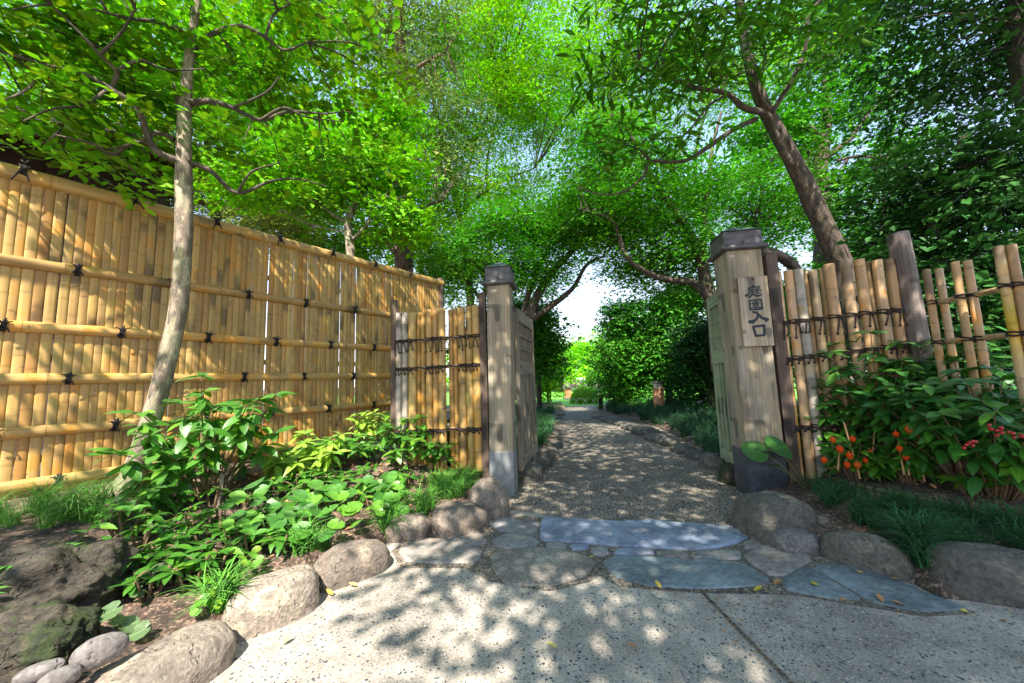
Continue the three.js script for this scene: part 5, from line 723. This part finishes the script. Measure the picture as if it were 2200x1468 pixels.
// the tree overhead, out of the frame, whose crown dapples the gateway
tree('shade_tree', 'broad tree spreading over the gateway from behind the viewer on the right', {
  bark: mat.barkBrown, leaf: TL.mid, sp: SP.high, seed: 7, flat: 0.4, clump: 0.42, per: 10, tilt: 0.5, twigs: 40,
  limbs: [[W(3.6, 0, 2.6, 0.2), W(3.5, 1.5, 2.5, 0.17), W(3.2, 3.2, 2.2, 0.13), W(2.4, 4.6, 1.4, 0.09), W(1.2, 5.4, 0.4, 0.05)], [W(3.2, 3.2, 2.2, 0.08), W(2.2, 4.0, 2.4, 0.06), W(0.8, 4.8, 2.2, 0.03)], [W(3.0, 3.8, 2.0, 0.08), W(3.2, 4.8, 0.6, 0.05), W(2.6, 5.4, -1.2, 0.03)]],
  blobs: [[W(0.7, 5.0, 2.4), 0.9, 0.4, 0.8, 110], [W(1.7, 5.0, 2.2), 1.1, 0.5, 1.0, 190], [W(2.8, 4.9, 1.4), 1.1, 0.5, 1.2, 190], [W(1.3, 5.2, 1.0), 1.1, 0.4, 0.9, 200], [W(0.2, 5.3, 0.9), 0.9, 0.35, 0.7, 90], [W(0.1, 5.5, -0.3), 1.0, 0.4, 0.9, 70], [W(1.4, 5.5, -0.6), 1.2, 0.4, 1.0, 110], [W(2.8, 5.5, -0.6), 1.2, 0.5, 1.2, 120], [W(-0.3, 5.0, 2.1), 0.6, 0.3, 0.5, 60], [W(-0.8, 5.2, 1.4), 0.5, 0.25, 0.5, 40], [W(-0.9, 5.6, -0.9), 0.9, 0.3, 0.7, 70], [W(-1.5, 5.4, -1.0), 0.6, 0.25, 0.5, 36], [W(2.2, 4.6, 3.4), 1.3, 0.5, 0.9, 120], [W(0.2, 5.8, -2.0), 1.1, 0.3, 0.8, 63], [W(1.6, 5.8, -2.0), 1.1, 0.3, 0.8, 63], [W(-3.0, 3.9, 0.7), 0.5, 0.3, 0.5, 50], [W(-0.4, 8.0, -2.6), 1.8, 0.5, 1.4, 70], [W(1.4, 8.2, -2.6), 1.6, 0.5, 1.4, 50]],
});
// behind the bamboo screen
tree('small_tree', 'small grey tree with upswept branches directly behind the bamboo screen', {
  bark: mat.barkGrey, leaf: TL.bright, sp: SP.hedge, seed: 11, clump: 0.3, flat: 0.45, per: 10, twigs: 40,
  limbs: [[[756, 660, 6.4, 0.08], [753, 545, 6.4, 0.075], [748, 482, 6.4, 0.07], [760, 440, 6.4, 0.06], [775, 420, 6.4, 0.05], [770, 370, 6.4, 0.03]], [[752, 520, 6.4, 0.035], [790, 480, 6.4, 0.03], [800, 440, 6.3, 0.02], [850, 400, 6.3, 0.012]], [[748, 482, 6.4, 0.03], [700, 450, 6.3, 0.025], [640, 400, 6.2, 0.018], [560, 360, 6.1, 0.01]], [[770, 425, 6.4, 0.035], [810, 420, 6.3, 0.028], [860, 425, 6.2, 0.02], [900, 400, 6.2, 0.01]], [[745, 500, 6.4, 0.02], [660, 480, 6.3, 0.016], [590, 440, 6.2, 0.01]]],
  blobs: [[[620, 380, 6.2], 0.8, 0.4, 0.6, 255], [[720, 330, 6.3], 0.8, 0.4, 0.6, 285], [[820, 380, 6.4], 0.7, 0.5, 0.6, 285], [[860, 480, 6.6], 0.5, 0.4, 0.5, 180], [[700, 440, 6.4], 0.6, 0.25, 0.5, 135], [[540, 400, 6.2], 0.5, 0.3, 0.5, 120], [[820, 260, 6.4], 0.6, 0.5, 0.6, 195]],
});
tree('conifer', 'tall conifer with a straight reddish trunk behind the bamboo screen', {
  bark: mat.barkRed, leaf: TL.cedar, sp: SP.maple, seed: 13, clump: 0.5, flat: 0.5, per: 9, twigs: 60, droop: 0.3, hue: 0.2,
  limbs: [[[866, 700, 8.2, 0.22], [868, 560, 8.2, 0.21], [864, 420, 8.2, 0.19], [866, 280, 8.2, 0.17], [862, 140, 8.2, 0.15], [858, 0, 8.2, 0.12], [852, -200, 8.2, 0.08]], [[868, 480, 8.1, 0.06], [900, 450, 7.9, 0.04], [950, 430, 7.7, 0.02]], [[864, 180, 8.1, 0.06], [905, 140, 7.9, 0.045], [960, 110, 7.7, 0.02]], [[862, 560, 8.1, 0.07], [830, 520, 8.0, 0.05], [790, 500, 7.9, 0.02]]],
  blobs: [[[900, 60, 8.0], 1.3, 0.9, 0.9, 330], [[800, 140, 8.0], 1.1, 0.8, 0.8, 254], [[940, 210, 8.0], 1.1, 0.7, 0.8, 240], [[860, 300, 8.2], 1.1, 0.6, 0.8, 190], [[960, 360, 8.2], 0.7, 0.7, 0.8, 140], [[860, -120, 8.2], 1.4, 1.0, 1.0, 203], [[760, 20, 8.0], 1.0, 0.7, 0.8, 190]],
});
tree('feathery_tree', 'pale yellow-green feathery tree seen over the middle of the bamboo screen', {
  bark: mat.barkRed, leaf: TL.pale, sp: SP.maple, seed: 15, clump: 0.45, flat: 0.3, per: 10, twigs: 20, hue: 0.2,
  limbs: [[[480, 700, 10, 0.16], [470, 520, 10, 0.14], [450, 360, 10, 0.11], [440, 200, 10, 0.07]], [[470, 470, 10, 0.05], [540, 440, 9.8, 0.03], [620, 420, 9.6, 0.015]]],
  blobs: [[[330, 370, 9.6], 1.5, 0.9, 1.0, 816], [[480, 410, 9.8], 1.6, 0.9, 1.0, 918], [[590, 480, 9.8], 1.3, 0.6, 1.0, 586], [[420, 260, 10], 1.8, 1.1, 1.0, 663], [[650, 400, 10], 1.2, 0.9, 0.9, 382], [[250, 430, 9.0], 0.8, 0.5, 0.6, 255]],
});
tree('maple', 'bright green maple filling the sky behind the slender tree, upper left', {
  bark: mat.barkBrown, leaf: TL.bright, sp: SP.mapleFar, tint: 0.45, hue: 0.24, seed: 17, clump: 0.6, flat: 0.3, per: 12, twigs: 36,
  limbs: [[[330, 800, 9, 0.18], [340, 500, 9, 0.16], [320, 300, 8.8, 0.13], [280, 120, 8.5, 0.08]], [[325, 310, 8.8, 0.07], [450, 150, 8.4, 0.05], [560, 20, 8.2, 0.02]]],
  blobs: [[[120, 120, 7.6], 1.7, 0.9, 1.2, 342], [[330, 140, 8.0], 1.7, 1.0, 1.2, 414], [[560, 110, 8.2], 1.5, 1.0, 1.2, 378], [[620, 260, 8.4], 1.2, 0.7, 1.0, 270], [[60, -60, 7.6], 1.8, 0.9, 1.2, 270], [[330, -80, 7.8], 2.0, 0.9, 1.2, 360], [[180, 260, 7.8], 1.3, 0.5, 0.8, 180], [[700, 20, 8.2], 1.2, 1.0, 1.0, 270]],
});
tree('evergreen', 'green bushy tree low behind the far end of the bamboo screen', {
  bark: mat.barkDark, leaf: TL.lime, sp: SP.hedge, seed: 18, clump: 0.45, flat: 0.6, per: 12, twigs: 20,
  limbs: [[[900, 760, 11, 0.1], [905, 600, 11, 0.08], [900, 480, 11, 0.03]]],
  blobs: [[[700, 520, 11], 1.6, 0.7, 0.6, 380], [[820, 530, 11], 1.4, 0.7, 0.6, 360], [[930, 560, 11], 1.1, 0.9, 0.6, 360], [[560, 480, 11], 1.4, 0.6, 0.6, 260], [[900, 460, 11], 1.0, 0.7, 0.6, 240]],
});
// maples over the path
tree('maple', 'tall bright maple with thin upright stems in the middle, left of the sky gap', {
  bark: mat.barkBrown, leaf: TL.maple, sp: SP.maple, tint: 0.45, hue: 0.24, seed: 19, clump: 0.5, flat: 0.28, per: 14, twigs: 60,
  limbs: [[[1000, 800, 10, 0.12], [1010, 640, 10, 0.11], [985, 450, 10, 0.08], [960, 340, 9.8, 0.05], [930, 220, 9.5, 0.03]], [[1008, 520, 10, 0.05], [1000, 400, 9.8, 0.035], [1030, 280, 9.5, 0.02]], [[1040, 640, 10, 0.06], [1055, 480, 10, 0.05], [1045, 360, 10, 0.035], [1070, 240, 9.8, 0.02]], [[985, 460, 10, 0.05], [1060, 400, 9.6, 0.035], [1150, 360, 9.2, 0.015]]],
  blobs: [[[1010, 120, 9.2], 1.6, 0.9, 1.2, 680], [[1130, 60, 9.0], 1.5, 0.9, 1.2, 648], [[1060, 260, 9.4], 1.6, 0.8, 1.2, 680], [[1180, 210, 9.2], 1.5, 0.8, 1.2, 648], [[960, 330, 9.6], 1.1, 0.8, 1.0, 421], [[1000, 440, 9.6], 1.1, 0.6, 1.0, 372], [[960, 540, 9.8], 0.9, 0.5, 0.8, 275], [[1100, -90, 9.0], 2.0, 0.8, 1.2, 486], [[1110, 400, 9.8], 1.0, 0.5, 0.9, 259]],
});
tree('maple', 'dark-limbed maple rising to the right from behind the left gate post', {
  bark: mat.barkBrown, leaf: TL.mapleDeep, sp: SP.maple, tint: 0.45, hue: 0.24, seed: 23, clump: 0.42, flat: 0.25, per: 14, twigs: 50,
  limbs: [[[1118, 860, 8, 0.16], [1124, 740, 8, 0.14], [1140, 670, 8, 0.11], [1175, 600, 8, 0.08], [1220, 550, 7.9, 0.06], [1270, 500, 7.8, 0.045], [1310, 465, 7.7, 0.02]], [[1135, 690, 8, 0.09], [1180, 660, 8, 0.07], [1230, 620, 7.8, 0.05], [1260, 570, 7.6, 0.035], [1300, 550, 7.5, 0.015]], [[1120, 740, 8, 0.09], [1100, 660, 8, 0.07], [1055, 610, 8, 0.05], [1020, 560, 8, 0.03], [1010, 500, 8, 0.015]], [[1118, 690, 8, 0.07], [1150, 590, 8.1, 0.05], [1180, 530, 8.2, 0.04], [1190, 470, 8.2, 0.02]], [[1045, 680, 8.2, 0.05], [1030, 640, 8.2, 0.045], [980, 580, 8.2, 0.03], [950, 560, 8.2, 0.015]]],
  blobs: [[[1020, 560, 8], 0.9, 0.45, 0.8, 437], [[1100, 500, 8], 0.9, 0.4, 0.8, 437], [[1190, 460, 8], 1.0, 0.4, 0.9, 456], [[1280, 450, 7.8], 0.8, 0.35, 0.8, 323], [[1140, 570, 8.1], 0.7, 0.35, 0.6, 285], [[1215, 520, 7.9], 0.6, 0.3, 0.6, 190], [[970, 620, 8.2], 0.5, 0.5, 0.5, 228], [[1160, 610, 8.2], 0.3, 0.25, 0.4, 95], [[1300, 490, 7.7], 0.5, 0.2, 0.6, 152], [[1130, 620, 8.2], 0.3, 0.3, 0.3, 114]],
});
tree('maple', 'two-stemmed maple standing behind the right gate post', {
  bark: mat.barkBrown, leaf: TL.mapleDeep, sp: SP.maple, tint: 0.45, hue: 0.24, seed: 29, clump: 0.42, flat: 0.24, per: 14, twigs: 60,
  limbs: [[[1545, 800, 6.6, 0.13], [1535, 680, 6.6, 0.12], [1518, 610, 6.6, 0.11], [1505, 555, 6.6, 0.1], [1480, 500, 6.5, 0.085], [1440, 440, 6.4, 0.07], [1395, 372, 6.3, 0.055], [1370, 320, 6.2, 0.035], [1330, 240, 6.1, 0.02]], [[1510, 570, 6.6, 0.07], [1512, 480, 6.6, 0.055], [1522, 400, 6.6, 0.045], [1530, 320, 6.6, 0.035], [1550, 240, 6.6, 0.02]], [[1525, 640, 6.6, 0.085], [1490, 608, 6.5, 0.07], [1440, 602, 6.4, 0.055], [1390, 586, 6.3, 0.05], [1345, 550, 6.2, 0.045], [1330, 505, 6.2, 0.035], [1310, 470, 6.1, 0.025], [1250, 450, 6.0, 0.012]], [[1540, 640, 6.7, 0.06], [1555, 590, 6.8, 0.045], [1570, 540, 6.9, 0.03], [1620, 480, 7, 0.012]]],
  blobs: [[[1320, 400, 6.4], 0.8, 0.4, 0.8, 323], [[1400, 480, 6.8], 0.9, 0.35, 0.8, 371], [[1370, 545, 7.0], 0.8, 0.3, 0.8, 274], [[1440, 560, 7.0], 0.8, 0.3, 0.8, 290], [[1560, 430, 7.0], 0.9, 0.4, 0.8, 339], [[1660, 460, 7.4], 0.9, 0.5, 0.8, 355], [[1280, 480, 6.8], 0.6, 0.3, 0.6, 177], [[1450, 380, 6.6], 0.7, 0.35, 0.7, 209], [[1440, 610, 7.4], 0.5, 0.15, 0.6, 113], [[1600, 540, 7.4], 0.6, 0.4, 0.6, 209], [[1300, 290, 6.4], 0.7, 0.4, 0.7, 209]],
});
tree('maple', 'yellow-green maple high in the centre, above the two-stemmed maple', {
  bark: mat.barkBrown, leaf: TL.maple, sp: SP.maple, tint: 0.45, hue: 0.24, seed: 31, clump: 0.5, flat: 0.28, per: 14, twigs: 40,
  limbs: [[[1600, 830, 10.6, 0.14], [1570, 600, 10.4, 0.1], [1490, 440, 10, 0.08], [1400, 300, 9.5, 0.05], [1330, 180, 9, 0.02]], [[1490, 440, 10, 0.05], [1500, 300, 9.4, 0.04], [1540, 180, 9, 0.02]]],
  blobs: [[[1290, 80, 8.8], 1.6, 0.9, 1.2, 470], [[1420, 120, 8.8], 1.5, 0.9, 1.2, 425], [[1280, 260, 9.2], 1.3, 0.7, 1.0, 336], [[1400, 290, 9.2], 1.2, 0.6, 1.0, 257], [[1540, 160, 9.0], 1.4, 0.8, 1.2, 336], [[1360, -90, 8.6], 2.2, 0.8, 1.2, 336], [[1240, 380, 9.8], 0.9, 0.4, 0.8, 156], [[1680, 130, 9.0], 1.3, 0.9, 1.0, 291]],
});
tree('stub_tree', 'tree with a sawn stub and spreading limbs, seen past the leaning trunk', {
  bark: mat.barkBrown, leaf: TL.mapleDeep, sp: SP.hedge, seed: 37, clump: 0.45, flat: 0.4, per: 12, twigs: 40,
  limbs: [[[1770, 700, 8.6, 0.2], [1766, 480, 8.6, 0.18], [1762, 360, 8.6, 0.16], [1772, 300, 8.6, 0.12], [1778, 240, 8.6, 0.09], [1770, 160, 8.6, 0.06]], [[1765, 310, 8.6, 0.1], [1750, 285, 8.5, 0.08], [1732, 272, 8.5, 0.075]], [[1766, 345, 8.5, 0.07], [1800, 320, 8.4, 0.06], [1830, 295, 8.3, 0.05], [1870, 240, 8.2, 0.03], [1920, 200, 8.1, 0.015]], [[1762, 340, 8.6, 0.05], [1720, 320, 8.5, 0.04], [1690, 330, 8.4, 0.02]], [[1800, 345, 8.4, 0.04], [1850, 335, 8.3, 0.03], [1900, 345, 8.2, 0.015]]],
  blobs: [[[1630, 300, 9], 0.8, 0.6, 0.7, 190], [[1600, 380, 9], 0.7, 0.4, 0.6, 120], [[1720, 300, 9], 0.9, 0.7, 0.8, 270], [[1850, 200, 8.8], 1.2, 0.8, 1.0, 414], [[1760, 420, 9], 1.0, 0.5, 0.8, 270], [[1880, 330, 8.8], 0.9, 0.4, 0.8, 198], [[1800, 60, 8.6], 1.3, 0.8, 1.0, 414], [[1860, 480, 9], 0.9, 0.6, 0.8, 234], [[1690, 230, 8.8], 0.7, 0.4, 0.7, 162]],
});
// dark evergreens on the right
tree('evergreen', 'tall dark evergreen with a brown trunk at the upper right corner', {
  bark: mat.barkDark, leaf: TL.ever, sp: SP.ever, seed: 41, clump: 0.45, flat: 0.6, per: 12, twigs: 30,
  limbs: [[[2330, 700, 5.2, 0.3], [2290, 420, 5.2, 0.27], [2235, 200, 5.1, 0.24], [2210, 60, 5.0, 0.21], [2200, -160, 4.9, 0.18]]],
  blobs: [[[2060, 60, 5.4], 1.2, 0.9, 0.9, 420], [[2140, 180, 5.8], 0.9, 0.6, 0.8, 230], [[1990, -60, 5.4], 1.4, 0.8, 1.0, 360], [[2020, 200, 6.4], 0.8, 0.5, 0.8, 130], [[2280, 60, 5.8], 0.9, 1.2, 0.8, 260], [W(5.2, 6.2, -3.4), 1.6, 0.8, 1.5, 420]],
});
tree('evergreen', 'dense dark evergreen thicket tree behind the paired bamboo poles', {
  bark: mat.barkDark, leaf: TL.ever, sp: SP.ever, seed: 43, clump: 0.4, flat: 0.7, per: 12, twigs: 30,
  limbs: [[[2120, 900, 4.4, 0.08], [2110, 640, 4.4, 0.06], [2080, 420, 4.4, 0.04], [2060, 300, 4.4, 0.02]], [[2110, 640, 4.4, 0.04], [2000, 480, 4.4, 0.02]]],
  blobs: [[[2080, 420, 4.4], 0.8, 0.6, 0.6, 360], [[2180, 360, 4.3], 0.7, 0.7, 0.6, 330], [[2020, 560, 4.6], 0.6, 0.5, 0.5, 250], [[2150, 560, 4.3], 0.8, 0.6, 0.6, 360], [[2080, 700, 4.2], 0.8, 0.5, 0.5, 330], [[1960, 440, 5.0], 0.5, 0.45, 0.5, 140], [[2230, 700, 4.0], 0.6, 0.8, 0.5, 300], [[1990, 690, 4.2], 0.4, 0.5, 0.4, 140]],
});
tree('evergreen', 'dark evergreen between the leaning trunk and the weathered log, behind the pole fence', {
  bark: mat.barkDark, leaf: TL.hedge, sp: SP.ever, seed: 47, clump: 0.4, flat: 0.6, per: 12, twigs: 20,
  limbs: [[[1900, 800, 6.6, 0.09], [1890, 600, 6.6, 0.07], [1900, 420, 6.6, 0.03]]],
  blobs: [[[1880, 560, 6.6], 0.7, 0.45, 0.6, 304], [[1960, 520, 6.4], 0.7, 0.6, 0.6, 320], [[1760, 640, 6.8], 1.0, 0.4, 0.5, 352], [[1860, 720, 6.6], 1.0, 0.7, 0.5, 528], [[1930, 350, 6.8], 0.6, 0.5, 0.6, 176], [[1700, 760, 6.8], 0.7, 0.6, 0.5, 304]],
});
// beyond the gate
const hedge = { bark: mat.barkDark, leaf: TL.hedge, sp: SP.hedge, clump: 0.4, flat: 0.75, per: 12, twigs: 14 };
tree('evergreen', 'bushy dark tree just right of the sky gap, beyond the gate', { ...hedge, seed: 51, limbs: [[gp(1352, 878).setY(0), gp(1352, 878).setY(1), gp(1356, 878).setY(2.2)].map((p, i) => Object.assign(p, { r: [0.1, 0.08, 0.04][i] })), [gp(1350, 880).setY(0), gp(1336, 878).setY(1.4)].map((p) => Object.assign(p, { r: 0.05 }))], blobs: [[[1350, 760, 12.4], 0.85, 0.75, 0.7, 1008], [[1348, 690, 12.4], 0.7, 0.6, 0.6, 624], [[1340, 830, 12.4], 0.75, 0.4, 0.6, 456], [[1330, 790, 12.2], 0.5, 0.5, 0.5, 312]] });
tree('evergreen', 'tall dark tree with a pointed top behind the lamp bollard', { ...hedge, seed: 53, limbs: [[gp(1440, 880).setY(0), gp(1440, 880).setY(1.4), gp(1446, 880).setY(3)].map((p, i) => Object.assign(p, { r: [0.12, 0.1, 0.04][i] }))], blobs: [[[1440, 740, 12], 0.9, 0.9, 0.7, 1128], [[1455, 660, 12], 0.65, 0.5, 0.6, 552], [[1480, 780, 11.6], 0.7, 0.6, 0.6, 624], [[1420, 810, 12], 0.5, 0.3, 0.5, 216], [[1470, 630, 12], 0.4, 0.4, 0.4, 216]] });
tree('evergreen', 'dark leafy tree beside the right gate door', { ...hedge, seed: 57, leaf: TL.ever, limbs: [[gp(1530, 900).setY(0), gp(1530, 900).setY(1.4), gp(1534, 900).setY(2.4)].map((p, i) => Object.assign(p, { r: [0.1, 0.08, 0.04][i] }))], blobs: [[[1530, 770, 9.6], 0.7, 0.6, 0.6, 792], [[1520, 710, 9.6], 0.45, 0.35, 0.5, 264], [[1570, 760, 9.6], 0.8, 0.8, 0.6, 672], [[1515, 830, 9.8], 0.5, 0.4, 0.4, 312], [[1640, 700, 9.6], 0.9, 0.9, 0.6, 624]] });
tree('evergreen', 'dark rounded tree beyond the left gate door, at the left of the sky gap', { ...hedge, seed: 59, limbs: [[gp(1160, 890).setY(0), gp(1160, 890).setY(1.4), gp(1164, 890).setY(3)].map((p, i) => Object.assign(p, { r: [0.09, 0.08, 0.04][i] }))], blobs: [[[1140, 730, 10], 0.5, 0.6, 0.6, 506], [[1125, 685, 10], 0.5, 0.4, 0.6, 352], [[1158, 775, 10], 0.42, 0.35, 0.5, 264], [[1120, 730, 10], 0.7, 0.9, 0.6, 528], [[1060, 740, 9.6], 1.0, 0.8, 0.6, 572]] });
tree('young_tree', 'thin young tree with light leaves at the far left end of the path', { bark: mat.barkDark, leaf: TL.bright, sp: SP.hedge, seed: 61, clump: 0.4, flat: 0.6, per: 10, twigs: 20, limbs: [[gp(1178, 873).setY(0), gp(1178, 873).setY(1), gp(1179, 873).setY(2.2)].map((p, i) => Object.assign(p, { r: [0.06, 0.05, 0.03][i] })), [gp(1184, 873).setY(0), gp(1184, 873).setY(1.2), gp(1188, 873).setY(1.9)].map((p, i) => Object.assign(p, { r: [0.03, 0.025, 0.02][i] }))], blobs: [[[1170, 800, 14.5], 0.55, 0.5, 0.5, 260], [[1160, 835, 14.5], 0.5, 0.4, 0.6, 200]] });
const farTree = (label, x, y, d, rx, ry, n, seed, leaf = TL.bright) => { const b = at(x, y, d), h = b.y; tree('lawn_tree', label, { bark: mat.barkBrown, leaf, sp: SP.far, seed, clump: 0.9, flat: 0.5, per: 10, twigs: 10, limbs: [[W(b.x, 0, b.z, 0.3), W(b.x + 0.2, h * 0.5, b.z, 0.22), W(b.x, h, b.z, 0.1)]], blobs: [[b, rx, ry, rx * 0.6, n]] }); };
farTree('pale sunlit tree across the lawn, middle of the sky gap', 1262, 768, 32, 3.2, 2.0, 420, 71);
farTree('pale sunlit tree across the lawn, right side of the sky gap', 1318, 772, 36, 3.4, 2.4, 360, 72);
farTree('pale sunlit tree across the lawn, behind the small orange-brown post', 1200, 768, 34, 3.6, 2.2, 380, 73);
farTree('distant tree glimpsed under the dark hedge trees on the right', 1420, 800, 34, 5, 2.6, 420, 75);
farTree('distant tree glimpsed beside the right gate door', 1560, 760, 30, 6, 4, 500, 76);
{ const P = at(1290, 790, 34), list = []; for (let k = 0; k < 5; k++) list.push([V(-14 + 9 * k, 2.6, -4), 5.5, 3.0, 2, 330]); tree('distant_wood', 'hazy line of distant trees closing the view beyond the lawn', { category: 'wood', leaf: TL.bright, sp: SP.far, seed: 81, clump: 1.2, per: 10, twigs: 0, limbs: [[W(P.x, 0, -50, 0.4), W(P.x, 2, -50, 0.3), W(P.x, 4, -50, 0.2)]], blobs: list.map(([v, ...r]) => [v.clone().add(V(P.x, 0, -48)), ...r]), lo: 1.2, hi: 2 }); }
// things on the lawn and lamps
{
  const P = gp(1258, 866), t = thing('round_bush', 'clipped dome-shaped bush on the lawn', 'bush', P), im = new THREE.InstancedMesh(spray(10, 0.12, 0.08, 0.04, 0.028, 91, { tilt: 1 }), LEAF([0.26, 0.5, 0.05]), 5200), R = rng(91), mm = new THREE.Matrix4();
  for (let i = 0; i < 5200; i++) { const y = R(), a = R() * 6.28, r = Math.sqrt(1 - y * y), k = 1 - 0.45 * R() * R(); im.setMatrixAt(i, mm.compose(V(Math.cos(a) * r * 0.62 * k, 0.02 + y * 0.62 * k, Math.sin(a) * r * 0.6 * k), new THREE.Quaternion().setFromEuler(new THREE.Euler(R() * 6, R() * 6, R() * 6)), V(1, 1, 1))); }
  im.name = 'foliage'; im.userData = { kind: 'stuff' }; t.add(shade(im)); const st = []; for (let k = 0; k < 9; k++) st.push(limb([V(0, 0, 0), V(0.2 * Math.cos(k * 0.7), 0.25, 0.2 * Math.sin(k * 0.7)), V(0.42 * Math.cos(k * 0.7), 0.42, 0.42 * Math.sin(k * 0.7))], [0.02, 0.014, 0.006], { seg: 5, per: 3 })); part('branches', merge(st), mat.barkDark, t).userData.kind = 'stuff';
}
function bollard(label, P, h, r, m, square) {
  const t = thing('lamp_bollard', label, 'lamp', P), bh = h * 0.74;
  part('column', square ? box(r * 2, bh, r * 2, 0, bh / 2, 0) : new THREE.LatheGeometry([[r * 1.05, -0.05], [r, 0.02], [r * 0.98, bh - 0.02], [r * 1.12, bh - 0.01], [r * 1.12, bh + 0.02], [0, bh + 0.02]].map((p) => new THREE.Vector2(...p)), 24), m, t);
  for (let k = 0; k < 4; k++) { const a = k * Math.PI / 2 + 0.5; part('bar', box(0.02, h * 0.16, 0.02, Math.cos(a) * r * 0.95, bh + 0.02 + h * 0.08, Math.sin(a) * r * 0.95), mat.nail, t); }
  part('glass', new THREE.CylinderGeometry(r * 0.8, r * 0.8, h * 0.15, 16).translate(0, bh + 0.02 + h * 0.08, 0), M([0.8, 0.78, 0.72], { roughness: 0.3 }), t);
  part('hood', new THREE.LatheGeometry([[0, h * 0.98], [r * 0.7, h * 0.965], [r * 1.45, h * 0.93], [r * 1.45, h * 0.91], [0, h * 0.91]].map((p) => new THREE.Vector2(...p)), 20), mat.cap, t);
}
bollard('terracotta lamp bollard with a dark hood, among the grass right of the path', gp(1418, 889), 0.98, 0.16, M([0.55, 0.27, 0.15], { roughness: 0.8 }));
bollard('slim dark lamp bollard at the far bend of the path, by the round bush', gp(1291, 879), 0.68, 0.07, mat.nail, true);
{ const P = gp(1221, 858), t = thing('garden_post', 'small orange-brown post with a flat dark top, far off beside the lawn', 'post', P); part('column', box(0.34, 0.6, 0.3, 0, 0.3, 0), M([0.62, 0.22, 0.1]), t); part('top', box(0.6, 0.07, 0.5, 0, 0.635, 0), mat.roof, t); part('foot', box(0.5, 0.1, 0.42, 0, 0.05, 0), mat.rockGrey, t); }
{ const P = gp(1230, 873), t = thing('hoop_fence', 'low fence of thin pale hoops along the edge of the lawn', 'fence', P); for (let k = -1; k < 5; k++) { const p = []; for (let a = 0; a <= 8; a++) p.push(V(k * 0.34 + 0.24 * Math.cos(Math.PI * a / 8), 0.3 * Math.sin(Math.PI * a / 8), 0.02 * (k % 2))); part('hoop', limb(p, p.map(() => 0.008), { seg: 5, per: 2, wob: 0 }), M([0.65, 0.62, 0.55]), t); } }
{ // eaves of the house behind the screen
  const P = V(-7.7, 0, -7.2), t = thing('house', 'dark-eaved wooden house behind the bamboo screen at the far left', 'house', P, rad(20)); // its eave runs along local x
  part('wall', box(6, 6.9, 0.2, -3.2, 3.45, -1.6), mat.eave, t);
  part('roof', box(6.6, 0.12, 3.4, -3, 0, 0).rotateX(0.32).translate(0, 6.55, -0.6), mat.roof, t);
  for (let k = 0; k < 12; k++) part('rafter', box(0.1, 0.16, 3.2, 0, 0, 0).rotateX(0.32).translate(-5.95 + k * 0.56, 6.4, -0.6), mat.rafter, t);
  part('fascia', box(6.6, 0.2, 0.05, -3, 5.98, 1.04), mat.eave, t);
}
renderer.render(scene, camera);
